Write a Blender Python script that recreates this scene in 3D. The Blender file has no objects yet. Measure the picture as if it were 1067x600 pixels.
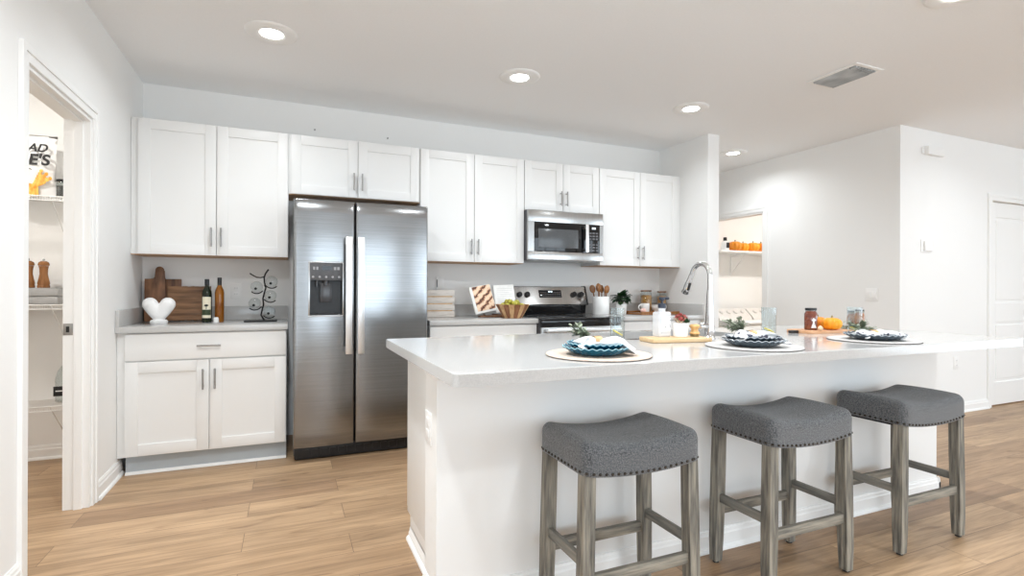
import bpy, bmesh, math, random
from mathutils import Vector, Matrix
random.seed(7)
PI = math.pi
C = bpy.context.scene.collection
SC = bpy.context.scene

# ------------------------------------------------------------------ camera
cam_d = bpy.data.cameras.new('camera')
cam = bpy.data.objects.new('camera', cam_d); C.objects.link(cam)
SC.camera = cam
F, YAW, ROLL = 545.25, 0.4048, 0.0038
cam_d.sensor_fit = 'HORIZONTAL'; cam_d.sensor_width = 36.0
cam_d.lens = 36.0 * F / 1067.0
cam_d.shift_y = (300.98 - 300.0) / 1067.0
cam_d.clip_start = 0.02; cam_d.clip_end = 60
CAM = Vector((0.9514, -4.4629, 1.1526))
cam.matrix_world = Matrix.Translation(CAM) @ Matrix.Rotation(-YAW, 4, 'Z') @ Matrix.Rotation(PI/2, 4, 'X') @ Matrix.Rotation(ROLL, 4, 'Z')

# ------------------------------------------------------------------ world, lights, exposure
w = bpy.data.worlds.new('sky'); SC.world = w; w.use_nodes = True
bg = w.node_tree.nodes['Background']
bg.inputs[0].default_value = (0.80, 0.90, 1.0, 1); bg.inputs[1].default_value = 1.0
SC.view_settings.view_transform = 'Standard'; SC.view_settings.look = 'None'
SC.view_settings.gamma = 1.0; SC.view_settings.use_curve_mapping = False
SC.view_settings.exposure = 0.31
#GM#
GM = dict(rear=1.0, right=1.0, left=1.0, kit=0.72, front=1.1, hall=1.0, far=1.0, world=1.0, room=1.0)
SC.cycles.use_denoising = True
SC.cycles.max_bounces = 14; SC.cycles.diffuse_bounces = 9; SC.cycles.glossy_bounces = 6
SC.cycles.transmission_bounces = 10; SC.cycles.transparent_max_bounces = 10
SC.cycles.caustics_reflective = False; SC.cycles.caustics_refractive = False
SC.cycles.sample_clamp_indirect = 6.0

def area(name, loc, rot, sx, sy, power, col=(1, 1, 1), spread=PI):
    l = bpy.data.lights.new(name, 'AREA'); l.shape = 'RECTANGLE'; l.size = sx; l.size_y = sy
    l.energy = power; l.color = col; l.spread = spread
    o = bpy.data.objects.new(name, l); C.objects.link(o); o.location = loc; o.rotation_euler = rot
    return o
REAR_Y, RIGHT_X, CEIL = -9.2, 10.4, 2.61
WIN = [(0.55, 3.35, 0.25, 2.2), (4.6, 8.6, 0.05, 2.3)]          # rear wall openings x0,x1,z0,z1
RWIN = [(-7.9, -4.6, 0.05, 2.3)]                                # right wall openings y0,y1,z0,z1
LWIN = [(-7.8, -5.0, 0.05, 2.2)]                                 # left wall opening y0,y1,z0,z1 (behind the camera)
POWER_REAR, POWER_RIGHT, POWER_LEFT = 54, 90, 58
for i, (a, b, c, d) in enumerate(WIN):
    area('window_daylight', ((a+b)/2, REAR_Y - 0.12, (c+d)/2), (PI/2, 0, 0), b-a, d-c, GM['rear'] * POWER_REAR * (b-a)*(d-c)/5.5, (0.78, 0.90, 1.0))
for i, (a, b, c, d) in enumerate(RWIN):
    area('window_daylight', (RIGHT_X + 0.12, (a+b)/2, (c+d)/2), (PI/2, 0, PI/2), b-a, d-c, POWER_RIGHT*GM['right'], (0.78, 0.90, 1.0))
for i, (a, b, c, d) in enumerate(LWIN):
    area('window_daylight', (-0.114 - 0.12, (a+b)/2, (c+d)/2), (PI/2, 0, -PI/2), b-a, d-c, POWER_LEFT*GM['left'], (0.78, 0.90, 1.0))
DOWN_W = 10.5
DOWNLIGHTS = [(0.861, -1.175), (2.41, -1.18), (3.922, -1.165), (5.298, -0.274), (3.96, -2.97), (7.4, -3.3), (6.4, -2.6), (0.861, -2.97), (2.41, -2.97), (2.41, -4.8), (3.96, -4.8)]  # unseen front-row, behind-camera and right-wall ones added to brighten the room

bg.inputs[1].default_value *= GM['world']
LENS_MULT = 1.0
# ------------------------------------------------------------------ materials
MATS = {}
def mat(name, col=(0.8, 0.8, 0.8), rough=0.5, metal=0.0, spec=0.5, noise=None, bump=None, emit=None, trans=0.0, ior=1.45, alpha=1.0, coat=0.0, sheen=0.0, aniso=0.0, coord='Object'):
    """noise=(scale xyz, colour2, lo, hi, detail); bump=(scale xyz, strength)"""
    if name in MATS: return MATS[name]
    m = bpy.data.materials.new(name); m.use_nodes = True
    nt = m.node_tree; b = nt.nodes['Principled BSDF']
    b.inputs['Base Color'].default_value = (*col, 1); b.inputs['Roughness'].default_value = rough
    b.inputs['Metallic'].default_value = metal; b.inputs['Specular IOR Level'].default_value = spec
    b.inputs['Transmission Weight'].default_value = trans; b.inputs['IOR'].default_value = ior
    b.inputs['Alpha'].default_value = alpha; b.inputs['Coat Weight'].default_value = coat
    b.inputs['Sheen Weight'].default_value = sheen; b.inputs['Anisotropic'].default_value = aniso
    if emit: b.inputs['Emission Color'].default_value = (*emit[0], 1); b.inputs['Emission Strength'].default_value = emit[1]
    tc = nt.nodes.new('ShaderNodeTexCoord')
    def mapped(sc):
        mp = nt.nodes.new('ShaderNodeMapping'); mp.inputs['Scale'].default_value = sc
        nt.links.new(tc.outputs[coord], mp.inputs[0]); return mp
    if noise:
        sc, c2, lo, hi, det = noise
        n = nt.nodes.new('ShaderNodeTexNoise'); n.inputs['Scale'].default_value = 1; n.inputs['Detail'].default_value = det
        nt.links.new(mapped(sc).outputs[0], n.inputs['Vector'])
        r = nt.nodes.new('ShaderNodeValToRGB'); r.color_ramp.elements[0].position = lo; r.color_ramp.elements[1].position = hi
        r.color_ramp.elements[0].color = (*col, 1); r.color_ramp.elements[1].color = (*c2, 1)
        nt.links.new(n.outputs[0], r.inputs[0]); nt.links.new(r.outputs[0], b.inputs['Base Color'])
    if bump:
        sc, st = bump
        n = nt.nodes.new('ShaderNodeTexNoise'); n.inputs['Scale'].default_value = 1; n.inputs['Detail'].default_value = 3
        nt.links.new(mapped(sc).outputs[0], n.inputs['Vector'])
        bp = nt.nodes.new('ShaderNodeBump'); bp.inputs['Strength'].default_value = st; bp.inputs['Distance'].default_value = 0.01
        nt.links.new(n.outputs[0], bp.inputs['Height']); nt.links.new(bp.outputs[0], b.inputs['Normal'])
    MATS[name] = m
    return m

M_wall = mat('wall_paint', (0.835, 0.835, 0.825), 0.85, spec=0.25, noise=((0.8, 0.8, 0.8), (0.85, 0.85, 0.84), 0.3, 0.7, 2), bump=((140, 140, 140), 0.02))
M_ceil = mat('ceiling_paint', (0.86, 0.87, 0.88), 0.95, spec=0.1, noise=((90, 90, 90), (0.88, 0.89, 0.90), 0.3, 0.7, 4), bump=((120, 120, 120), 0.05))
M_trim = mat('trim_paint', (0.86, 0.86, 0.85), 0.42, noise=((2, 2, 2), (0.87, 0.87, 0.86), 0.3, 0.7, 2))
M_cab = mat('cabinet_paint', (0.79, 0.79, 0.78), 0.38, noise=((2, 2, 2), (0.80, 0.80, 0.79), 0.3, 0.7, 2))
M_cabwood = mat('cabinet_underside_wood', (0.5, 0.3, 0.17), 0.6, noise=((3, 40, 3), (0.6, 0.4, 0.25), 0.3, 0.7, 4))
M_toe = mat('toe_kick_shaded', (0.40, 0.44, 0.47), 0.6, noise=((2, 2, 2), (0.42, 0.46, 0.49), 0.3, 0.7, 2))  # shading of the recess under the cabinets put into the colour
M_quartz = mat('quartz', (0.49, 0.485, 0.475), 0.10, spec=0.55, noise=((260, 260, 260), (0.55, 0.545, 0.535), 0.38, 0.62, 5))
M_steel = mat('brushed_steel', (0.27, 0.275, 0.28), 0.19, metal=1.0, aniso=0.5, noise=((2, 2, 160), (0.32, 0.325, 0.33), 0.3, 0.7, 3), bump=((1.3, 1.3, 2.2), 0.07))
M_steel2 = mat('satin_steel', (0.40, 0.40, 0.395), 0.22, metal=1.0, noise=((160, 2, 2), (0.46, 0.46, 0.455), 0.3, 0.7, 3))
M_handle_pol = mat('pale_handle_steel', (0.80, 0.80, 0.80), 0.30, metal=1.0, noise=((60, 60, 2), (0.85, 0.85, 0.85), 0.3, 0.7, 2))
M_nickel = mat('brushed_nickel', (0.36, 0.35, 0.34), 0.3, metal=1.0, noise=((90, 90, 90), (0.42, 0.41, 0.40), 0.3, 0.7, 2))
M_chrome = mat('chrome', (0.62, 0.62, 0.63), 0.10, metal=1.0, noise=((20, 20, 20), (0.66, 0.66, 0.67), 0.3, 0.7, 2))
M_black = mat('black_plastic', (0.012, 0.012, 0.013), 0.35, noise=((40, 40, 40), (0.018, 0.018, 0.02), 0.3, 0.7, 2))
M_blackglass = mat('black_glass', (0.006, 0.006, 0.007), 0.05, noise=((10, 10, 10), (0.009, 0.009, 0.01), 0.3, 0.7, 2))
M_greyglass = mat('smoked_glass_window', (0.10, 0.105, 0.11), 0.15, noise=((300, 300, 300), (0.07, 0.075, 0.08), 0.45, 0.55, 2))
M_darkgrey = mat('dark_grey_plastic', (0.07, 0.07, 0.075), 0.4, noise=((40, 40, 40), (0.09, 0.09, 0.095), 0.3, 0.7, 2))
M_button = mat('button_print', (0.16, 0.16, 0.17), 0.5, noise=((200, 200, 200), (0.11, 0.11, 0.12), 0.4, 0.6, 2))
M_white = mat('white_ceramic', (0.87, 0.87, 0.86), 0.25, noise=((6, 6, 6), (0.84, 0.84, 0.83), 0.3, 0.7, 2))
M_plastic = mat('white_plastic', (0.85, 0.85, 0.84), 0.4, noise=((30, 30, 30), (0.86, 0.86, 0.85), 0.3, 0.7, 2))
M_marble = mat('white_marble', (0.82, 0.81, 0.80), 0.4, noise=((12, 12, 12), (0.62, 0.61, 0.60), 0.5, 0.85, 6), bump=((60, 60, 60), 0.2))
M_fabric = mat('grey_tweed', (0.045, 0.050, 0.057), 0.95, spec=0.2, sheen=0.35, noise=((250, 250, 250), (0.215, 0.22, 0.226), 0.36, 0.66, 5), bump=((700, 700, 700), 0.5))
M_legwood = mat('weathered_grey_wood', (0.085, 0.082, 0.074), 0.7, noise=((75, 75, 6), (0.36, 0.33, 0.27), 0.32, 0.72, 8), bump=((110, 110, 6), 0.5))
M_legwood_x = mat('weathered_grey_wood_rail', (0.085, 0.082, 0.074), 0.7, noise=((6, 75, 75), (0.36, 0.33, 0.27), 0.3, 0.72, 6), bump=((6, 110, 110), 0.5))
M_legwood_y = mat('weathered_grey_wood_side_rail', (0.12, 0.12, 0.11), 0.7, noise=((60, 5, 60), (0.31, 0.29, 0.25), 0.3, 0.72, 6), bump=((110, 6, 110), 0.5))
M_nail = mat('dark_nail_metal', (0.05, 0.045, 0.04), 0.3, metal=1.0, noise=((90, 90, 90), (0.08, 0.07, 0.06), 0.3, 0.7, 2))
M_rubber = mat('black_rubber', (0.02, 0.02, 0.02), 0.8, noise=((90, 90, 90), (0.03, 0.03, 0.03), 0.3, 0.7, 2))
M_walnut = mat('walnut', (0.06, 0.024, 0.011), 0.5, noise=((22, 8, 5), (0.34, 0.16, 0.075), 0.3, 0.7, 6))
M_walnut_h = mat('acacia', (0.07, 0.028, 0.012), 0.5, noise=((3, 8, 30), (0.40, 0.21, 0.10), 0.3, 0.7, 6))
M_copperwood = mat('polished_brown_wood', (0.20, 0.075, 0.02), 0.25, noise=((60, 60, 8), (0.34, 0.15, 0.05), 0.3, 0.7, 4))
M_oak = mat('light_oak', (0.62, 0.42, 0.22), 0.5, noise=((8, 60, 60), (0.74, 0.55, 0.33), 0.3, 0.7, 5))
M_oak_v = mat('light_slat_wood', (0.52, 0.30, 0.14), 0.5, noise=((60, 60, 8), (0.68, 0.45, 0.24), 0.3, 0.7, 5))
M_redwood = mat('reddish_slat_wood', (0.22, 0.09, 0.04), 0.5, noise=((60, 60, 8), (0.34, 0.16, 0.08), 0.3, 0.7, 5))
M_whitewash = mat('whitewashed_wood', (0.62, 0.57, 0.52), 0.7, noise=((10, 30, 90), (0.36, 0.31, 0.27), 0.5, 0.78, 6))
M_glass = mat('clear_glass', (0.97, 0.99, 0.99), 0.02, trans=1.0, ior=1.45, noise=((4, 4, 4), (0.98, 1, 1), 0.3, 0.7, 1))
def thin_glass(name, tint, gl=1.0):
    m = bpy.data.materials.new(name); m.use_nodes = True; nt = m.node_tree; nt.nodes.clear()
    o = nt.nodes.new('ShaderNodeOutputMaterial'); mx = nt.nodes.new('ShaderNodeMixShader'); lw = nt.nodes.new('ShaderNodeLayerWeight'); lw.inputs[0].default_value = 0.13; fr_ = nt.nodes.new('ShaderNodeMapRange'); fr_.inputs['To Min'].default_value = 0.035; fr_.inputs['To Max'].default_value = 0.6; nt.links.new(lw.outputs['Facing'], fr_.inputs['Value'])
    tr = nt.nodes.new('ShaderNodeBsdfTransparent'); tr.inputs[0].default_value = (*tint, 1)
    g = nt.nodes.new('ShaderNodeBsdfGlossy'); g.inputs['Roughness'].default_value = 0.03
    nt.links.new(fr_.outputs[0], mx.inputs[0]); nt.links.new(tr.outputs[0], mx.inputs[1]); nt.links.new(g.outputs[0], mx.inputs[2]); nt.links.new(mx.outputs[0], o.inputs[0])
    return m
M_glass = thin_glass('clear_glass_thin', (0.93, 0.95, 0.95))
M_darkglass = mat('dark_green_bottle_glass', (0.008, 0.012, 0.006), 0.06, noise=((8, 8, 8), (0.012, 0.018, 0.008), 0.3, 0.7, 1))
M_amber = mat('amber_liquid_glass', (0.28, 0.085, 0.012), 0.08, trans=0.35, noise=((12, 12, 12), (0.42, 0.16, 0.02), 0.3, 0.7, 2))
M_jam = mat('dark_red_jam', (0.14, 0.02, 0.008), 0.12, noise=((60, 60, 60), (0.28, 0.06, 0.02), 0.35, 0.7, 3))
M_honey = mat('amber_preserve', (0.42, 0.15, 0.03), 0.2, noise=((60, 60, 60), (0.20, 0.07, 0.03), 0.4, 0.7, 3))
M_pasta = mat('golden_pasta', (0.62, 0.30, 0.06), 0.5, noise=((50, 50, 50), (0.38, 0.15, 0.03), 0.4, 0.65, 3), bump=((80, 80, 80), 0.8))
M_darkbean = mat('dark_beans', (0.03, 0.028, 0.026), 0.6, noise=((140, 140, 140), (0.09, 0.085, 0.08), 0.45, 0.65, 3))
M_label = mat('cream_label', (0.78, 0.72, 0.56), 0.6, noise=((30, 30, 30), (0.74, 0.68, 0.52), 0.3, 0.7, 2))
M_labelgreen = mat('dark_green_label_band', (0.03, 0.045, 0.02), 0.6, noise=((60, 60, 60), (0.05, 0.07, 0.03), 0.3, 0.7, 2))
M_labelwhite = mat('speckled_white_label', (0.80, 0.80, 0.80), 0.5, noise=((90, 90, 90), (0.35, 0.36, 0.38), 0.62, 0.68, 2))
M_napkin = mat('white_linen', (0.84, 0.84, 0.83), 0.9, noise=((300, 300, 300), (0.78, 0.78, 0.77), 0.3, 0.7, 2), bump=((500, 500, 500), 0.3))
M_napkin2 = mat('spotted_linen', (0.82, 0.82, 0.82), 0.9, noise=((34, 34, 34), (0.10, 0.10, 0.13), 0.60, 0.64, 1), bump=((500, 500, 500), 0.3))
M_teal = mat('teal_glaze', (0.008, 0.085, 0.15), 0.18, noise=((14, 14, 14), (0.015, 0.14, 0.22), 0.3, 0.7, 3))
M_teal2 = mat('pale_teal_glaze', (0.30, 0.55, 0.62), 0.2, noise=((14, 14, 14), (0.38, 0.62, 0.68), 0.3, 0.7, 3))
M_navy = mat('slate_blue_glaze', (0.055, 0.075, 0.095), 0.2, noise=((14, 14, 14), (0.09, 0.115, 0.14), 0.3, 0.7, 3))
M_navy2 = mat('pale_slate_glaze', (0.40, 0.44, 0.48), 0.2, noise=((14, 14, 14), (0.48, 0.52, 0.56), 0.3, 0.7, 3))
M_matpink = mat('blush_woven_mat', (0.66, 0.52, 0.42), 0.9, noise=((160, 160, 160), (0.74, 0.62, 0.52), 0.35, 0.65, 3), bump=((200, 200, 200), 0.6))
M_matgrey = mat('grey_cork_mat', (0.60, 0.58, 0.56), 0.9, noise=((160, 160, 160), (0.68, 0.66, 0.64), 0.35, 0.65, 3), bump=((200, 200, 200), 0.6))
M_matedge = mat('dark_mat_edge', (0.10, 0.085, 0.075), 0.8, noise=((90, 90, 90), (0.14, 0.12, 0.11), 0.3, 0.7, 2))
M_leaf = mat('sage_leaf', (0.15, 0.19, 0.12), 0.6, noise=((40, 40, 40), (0.40, 0.44, 0.34), 0.3, 0.7, 3))
M_darkleaf = mat('dark_green_leaf', (0.012, 0.045, 0.014), 0.35, noise=((40, 40, 40), (0.03, 0.09, 0.03), 0.3, 0.7, 3))
M_redleaf = mat('red_succulent_leaf', (0.36, 0.04, 0.04), 0.5, noise=((60, 60, 60), (0.62, 0.20, 0.17), 0.35, 0.7, 3))
M_pumpkin = mat('orange_pumpkin_skin', (0.72, 0.22, 0.012), 0.4, noise=((16, 16, 16), (0.84, 0.34, 0.03), 0.3, 0.7, 3))
M_pumpkin2 = mat('yellow_orange_pumpkin_skin', (0.85, 0.29, 0.008), 0.4, noise=((16, 16, 16), (0.90, 0.40, 0.02), 0.3, 0.7, 3))
M_stem = mat('dry_stem', (0.20, 0.16, 0.08), 0.8, noise=((50, 50, 50), (0.30, 0.24, 0.12), 0.3, 0.7, 3))
M_lemon = mat('lemon', (0.86, 0.66, 0.05), 0.45, noise=((60, 60, 60), (0.92, 0.80, 0.22), 0.4, 0.7, 2))
M_fruit = mat('green_fruit_skin', (0.34, 0.34, 0.04), 0.4, noise=((30, 30, 30), (0.62, 0.52, 0.10), 0.35, 0.7, 3))
M_garlic = mat('pale_bulb_skin', (0.72, 0.50, 0.32), 0.6, noise=((40, 40, 40), (0.82, 0.66, 0.48), 0.3, 0.7, 3))
M_paper = mat('white_paper', (0.86, 0.86, 0.84), 0.7, noise=((30, 30, 30), (0.82, 0.82, 0.80), 0.4, 0.6, 2))
M_wire = mat('white_coated_wire', (0.80, 0.80, 0.79), 0.4, noise=((30, 30, 30), (0.82, 0.82, 0.81), 0.3, 0.7, 2))
M_greytray = mat('grey_metal_tray', (0.42, 0.42, 0.42), 0.45, metal=0.6, noise=((20, 20, 20), (0.48, 0.48, 0.48), 0.3, 0.7, 2))
M_blackiron = mat('black_iron', (0.012, 0.012, 0.012), 0.5, metal=0.4, noise=((60, 60, 60), (0.03, 0.03, 0.03), 0.3, 0.7, 3))
M_vent = mat('vent_dark', (0.22, 0.24, 0.25), 0.7, noise=((30, 30, 30), (0.25, 0.27, 0.28), 0.3, 0.7, 2))
M_bag = mat('white_glossy_bag', (0.82, 0.82, 0.81), 0.3, noise=((6, 6, 6), (0.78, 0.78, 0.78), 0.3, 0.7, 2), bump=((14, 14, 14), 0.6))
M_orangeprint = mat('orange_print', (0.70, 0.28, 0.03), 0.4, noise=((60, 60, 25), (0.85, 0.55, 0.12), 0.35, 0.65, 3))
M_ink = mat('black_ink', (0.015, 0.015, 0.015), 0.6, noise=((60, 60, 60), (0.02, 0.02, 0.02), 0.3, 0.7, 1))
M_lens = mat('lit_lamp_lens', (1, 1, 1), 0.5, emit=((1.0, 0.98, 0.94), 14.0), noise=((5, 5, 5), (0.98, 0.98, 0.98), 0.3, 0.7, 1))
M_digits = mat('lit_display_digits', (0.6, 0.8, 0.9), 0.5, emit=((0.85, 0.95, 1.0), 1.3), noise=((5, 5, 5), (0.7, 0.85, 0.95), 0.3, 0.7, 1))
M_pink = mat('pink_glaze', (0.80, 0.48, 0.42), 0.4, noise=((40, 40, 40), (0.86, 0.62, 0.55), 0.3, 0.7, 2))
M_screen = mat('thermostat_screen', (0.9, 0.9, 0.9), 0.2, emit=((1, 1, 1), 0.35), noise=((5, 5, 5), (0.92, 0.92, 0.92), 0.3, 0.7, 1))
M_machine = mat('washer_enamel', (0.70, 0.69, 0.66), 0.35, noise=((3, 3, 3), (0.72, 0.71, 0.68), 0.3, 0.7, 2))
M_console = mat('washer_console', (0.74, 0.71, 0.68), 0.4, noise=((30, 30, 30), (0.68, 0.65, 0.62), 0.3, 0.7, 2))

def make_floor_mat():
    m = bpy.data.materials.new('oak_plank_floor'); m.use_nodes = True
    nt = m.node_tree; N = nt.nodes; L = nt.links; b = N['Principled BSDF']
    tc = N.new('ShaderNodeTexCoord')
    br = N.new('ShaderNodeTexBrick'); br.offset = 0.37; br.offset_frequency = 2; br.squash = 1
    br.inputs['Scale'].default_value = 1; br.inputs['Brick Width'].default_value = 1.22; br.inputs['Row Height'].default_value = 0.19
    br.inputs['Mortar Size'].default_value = 0.0016; br.inputs['Mortar Smooth'].default_value = 0.3; br.inputs['Bias'].default_value = 0.0
    br.inputs['Color1'].default_value = (0, 0, 0, 1); br.inputs['Color2'].default_value = (1, 1, 1, 1); br.inputs['Mortar'].default_value = (0.5, 0.5, 0.5, 1)
    L.new(tc.outputs['Object'], br.inputs['Vector'])
    tone = N.new('ShaderNodeValToRGB'); e = tone.color_ramp.elements
    e[0].color = (0.32, 0.205, 0.122, 1); e[1].color = (0.47, 0.32, 0.195, 1)
    k = e.new(0.5); k.color = (0.40, 0.265, 0.157, 1)
    L.new(br.outputs['Color'], tone.inputs[0])
    # grain: offset per plank so that it does not run across joints
    vm = N.new('ShaderNodeVectorMath'); vm.operation = 'MULTIPLY_ADD'; vm.inputs[1].default_value = (7.3, 3.1, 1)
    L.new(br.outputs['Color'], vm.inputs[0]); L.new(tc.outputs['Object'], vm.inputs[2])
    mp = N.new('ShaderNodeMapping'); mp.inputs['Scale'].default_value = (1.6, 26, 1); L.new(vm.outputs[0], mp.inputs[0])
    n = N.new('ShaderNodeTexNoise'); n.inputs['Scale'].default_value = 1; n.inputs['Detail'].default_value = 7; n.inputs['Roughness'].default_value = 0.62; n.inputs['Distortion'].default_value = 0.9
    L.new(mp.outputs[0], n.inputs['Vector'])
    gr = N.new('ShaderNodeValToRGB'); gr.color_ramp.elements[0].position = 0.33; gr.color_ramp.elements[0].color = (0.76, 0.74, 0.71, 1)
    gr.color_ramp.elements[1].position = 0.58; gr.color_ramp.elements[1].color = (1.08, 1.07, 1.06, 1)
    L.new(n.outputs[0], gr.inputs[0])
    mp2 = N.new('ShaderNodeMapping'); mp2.inputs['Scale'].default_value = (0.9, 5.5, 1); L.new(vm.outputs[0], mp2.inputs[0])
    n2 = N.new('ShaderNodeTexNoise'); n2.inputs['Scale'].default_value = 1.4; n2.inputs['Detail'].default_value = 3
    L.new(mp2.outputs[0], n2.inputs['Vector'])
    g2 = N.new('ShaderNodeValToRGB'); g2.color_ramp.elements[0].position = 0.35; g2.color_ramp.elements[0].color = (0.84, 0.83, 0.82, 1)
    g2.color_ramp.elements[1].position = 0.65; g2.color_ramp.elements[1].color = (1.06, 1.06, 1.05, 1)
    L.new(n2.outputs[0], g2.inputs[0])
    m1 = N.new('ShaderNodeMixRGB'); m1.blend_type = 'MULTIPLY'; m1.inputs[0].default_value = 1; L.new(tone.outputs[0], m1.inputs[1]); L.new(gr.outputs[0], m1.inputs[2])
    m2 = N.new('ShaderNodeMixRGB'); m2.blend_type = 'MULTIPLY'; m2.inputs[0].default_value = 1; L.new(m1.outputs[0], m2.inputs[1]); L.new(g2.outputs[0], m2.inputs[2])
    m3 = N.new('ShaderNodeMixRGB'); m3.inputs[2].default_value = (0.17, 0.11, 0.065, 1); L.new(br.outputs['Fac'], m3.inputs[0]); L.new(m2.outputs[0], m3.inputs[1])
    mp3 = N.new('ShaderNodeMapping'); mp3.inputs['Scale'].default_value = (5, 85, 1); L.new(vm.outputs[0], mp3.inputs[0])
    n3 = N.new('ShaderNodeTexNoise'); n3.inputs['Scale'].default_value = 1; n3.inputs['Detail'].default_value = 4; n3.inputs['Distortion'].default_value = 0.5
    L.new(mp3.outputs[0], n3.inputs['Vector'])
    g3 = N.new('ShaderNodeValToRGB'); g3.color_ramp.elements[0].position = 0.30; g3.color_ramp.elements[0].color = (0.80, 0.78, 0.76, 1); g3.color_ramp.elements[1].position = 0.55; g3.color_ramp.elements[1].color = (1.03, 1.03, 1.03, 1)
    L.new(n3.outputs[0], g3.inputs[0])
    mp4 = N.new('ShaderNodeMapping'); mp4.inputs['Scale'].default_value = (2.6, 11, 1); L.new(vm.outputs[0], mp4.inputs[0])
    n4 = N.new('ShaderNodeTexNoise'); n4.inputs['Scale'].default_value = 1; n4.inputs['Detail'].default_value = 2; n4.inputs['Distortion'].default_value = 1.6
    L.new(mp4.outputs[0], n4.inputs['Vector'])
    g4 = N.new('ShaderNodeValToRGB'); g4.color_ramp.elements[0].position = 0.24; g4.color_ramp.elements[0].color = (0.62, 0.57, 0.53, 1); g4.color_ramp.elements[1].position = 0.36; g4.color_ramp.elements[1].color = (1, 1, 1, 1)
    L.new(n4.outputs[0], g4.inputs[0])
    m5 = N.new('ShaderNodeMixRGB'); m5.blend_type = 'MULTIPLY'; m5.inputs[0].default_value = 1; L.new(m3.outputs[0], m5.inputs[1]); L.new(g3.outputs[0], m5.inputs[2])
    m6 = N.new('ShaderNodeMixRGB'); m6.blend_type = 'MULTIPLY'; m6.inputs[0].default_value = 1; L.new(m5.outputs[0], m6.inputs[1]); L.new(g4.outputs[0], m6.inputs[2])
    L.new(m6.outputs[0], b.inputs['Base Color'])
    b.inputs['Roughness'].default_value = 0.42; b.inputs['Specular IOR Level'].default_value = 0.4
    bp = N.new('ShaderNodeBump'); bp.inputs['Strength'].default_value = 0.15; bp.inputs['Distance'].default_value = 0.004
    L.new(n.outputs[0], bp.inputs['Height']); L.new(bp.outputs[0], b.inputs['Normal'])
    return m
M_floor = make_floor_mat()

def make_bread_mat():
    m = bpy.data.materials.new('printed_bread_photo'); m.use_nodes = True
    nt = m.node_tree; N = nt.nodes; L = nt.links; b = N['Principled BSDF']
    tc = N.new('ShaderNodeTexCoord'); mp = N.new('ShaderNodeMapping'); mp.inputs['Scale'].default_value = (1, 1, 1); mp.inputs['Rotation'].default_value = (0, 0.75, 0)
    L.new(tc.outputs['Object'], mp.inputs[0])
    wv = N.new('ShaderNodeTexWave'); wv.wave_type = 'BANDS'; wv.bands_direction = 'Z'; wv.inputs['Scale'].default_value = 5.5; wv.inputs['Distortion'].default_value = 4.5; wv.inputs['Detail'].default_value = 5; wv.inputs['Detail Scale'].default_value = 4; wv.inputs['Detail Roughness'].default_value = 0.7
    L.new(mp.outputs[0], wv.inputs['Vector'])
    r = N.new('ShaderNodeValToRGB'); e = r.color_ramp.elements
    e[0].position = 0.02; e[0].color = (0.06, 0.02, 0.01, 1); e[1].position = 0.8; e[1].color = (0.86, 0.66, 0.48, 1)
    k = e.new(0.12); k.color = (0.30, 0.11, 0.05, 1); k = e.new(0.35); k.color = (0.74, 0.44, 0.27, 1)
    L.new(wv.outputs['Color'], r.inputs[0]); L.new(r.outputs[0], b.inputs['Base Color']); b.inputs['Roughness'].default_value = 0.35
    return m
M_bread = make_bread_mat()

# ------------------------------------------------------------------ mesh helpers
def box(bm, a, b, bev=0.0, seg=2):
    x0, y0, z0 = [min(p, q) for p, q in zip(a, b)]; x1, y1, z1 = [max(p, q) for p, q in zip(a, b)]
    v = [bm.verts.new(p) for p in [(x0,y0,z0),(x1,y0,z0),(x1,y1,z0),(x0,y1,z0),(x0,y0,z1),(x1,y0,z1),(x1,y1,z1),(x0,y1,z1)]]
    fs = [bm.faces.new([v[i] for i in f]) for f in [(0,3,2,1),(4,5,6,7),(0,1,5,4),(1,2,6,5),(2,3,7,6),(3,0,4,7)]]
    if bev > 0:
        es = list({e for f in fs for e in f.edges})
        bmesh.ops.bevel(bm, geom=es, offset=bev, segments=seg, profile=0.6, affect='EDGES', clamp_overlap=True)

def lathe(bm, prof, c=(0, 0, 0), seg=32, ripple=None, closed=False, sx=1, sy=1):
    rings = []
    for i, (r, z) in enumerate(prof):
        ring = []
        if r < 1e-6:
            ring = [bm.verts.new((c[0], c[1], c[2]+z))]
        else:
            for k in range(seg):
                a = 2*PI*k/seg; rr = r
                dz = 0
                if ripple: rr, dz = ripple(a, r, z, i)
                ring.append(bm.verts.new((c[0]+rr*math.cos(a)*sx, c[1]+rr*math.sin(a)*sy, c[2]+z+dz)))
        rings.append(ring)
    def join(A, B):
        for k in range(seg):
            k2 = (k+1) % seg
            q = [A[k % len(A)], A[k2 % len(A)], B[k2 % len(B)], B[k % len(B)]]
            q2 = []
            for p in q:
                if p not in q2: q2.append(p)
            if len(q2) >= 3:
                try: bm.faces.new(q2)
                except ValueError: pass
    for i in range(len(rings)-1): join(rings[i], rings[i+1])
    if closed: join(rings[-1], rings[0])

def cyl(bm, c, r, h, seg=24, axis='Z', r2=None, bev=0.0):
    """cylinder from c along +axis for h"""
    r2 = r if r2 is None else r2
    t = bmesh.new()
    pr = [(0, 0), (r-bev, 0), (r, bev), (r2, h-bev), (r2-bev, h), (0, h)] if bev else [(0, 0), (r, 0), (r2, h), (0, h)]
    lathe(t, pr, (0, 0, 0), seg)
    R = {'Z': Matrix(), 'X': Matrix.Rotation(PI/2, 4, 'Y'), 'Y': Matrix.Rotation(-PI/2, 4, 'X')}[axis]
    merge(bm, t, Matrix.Translation(c) @ R)

def merge(bm, t, M=Matrix()):
    vm = {v: bm.verts.new(M @ v.co) for v in t.verts}
    for f in t.faces:
        try: bm.faces.new([vm[v] for v in f.verts])
        except ValueError: pass
    t.free()

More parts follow.
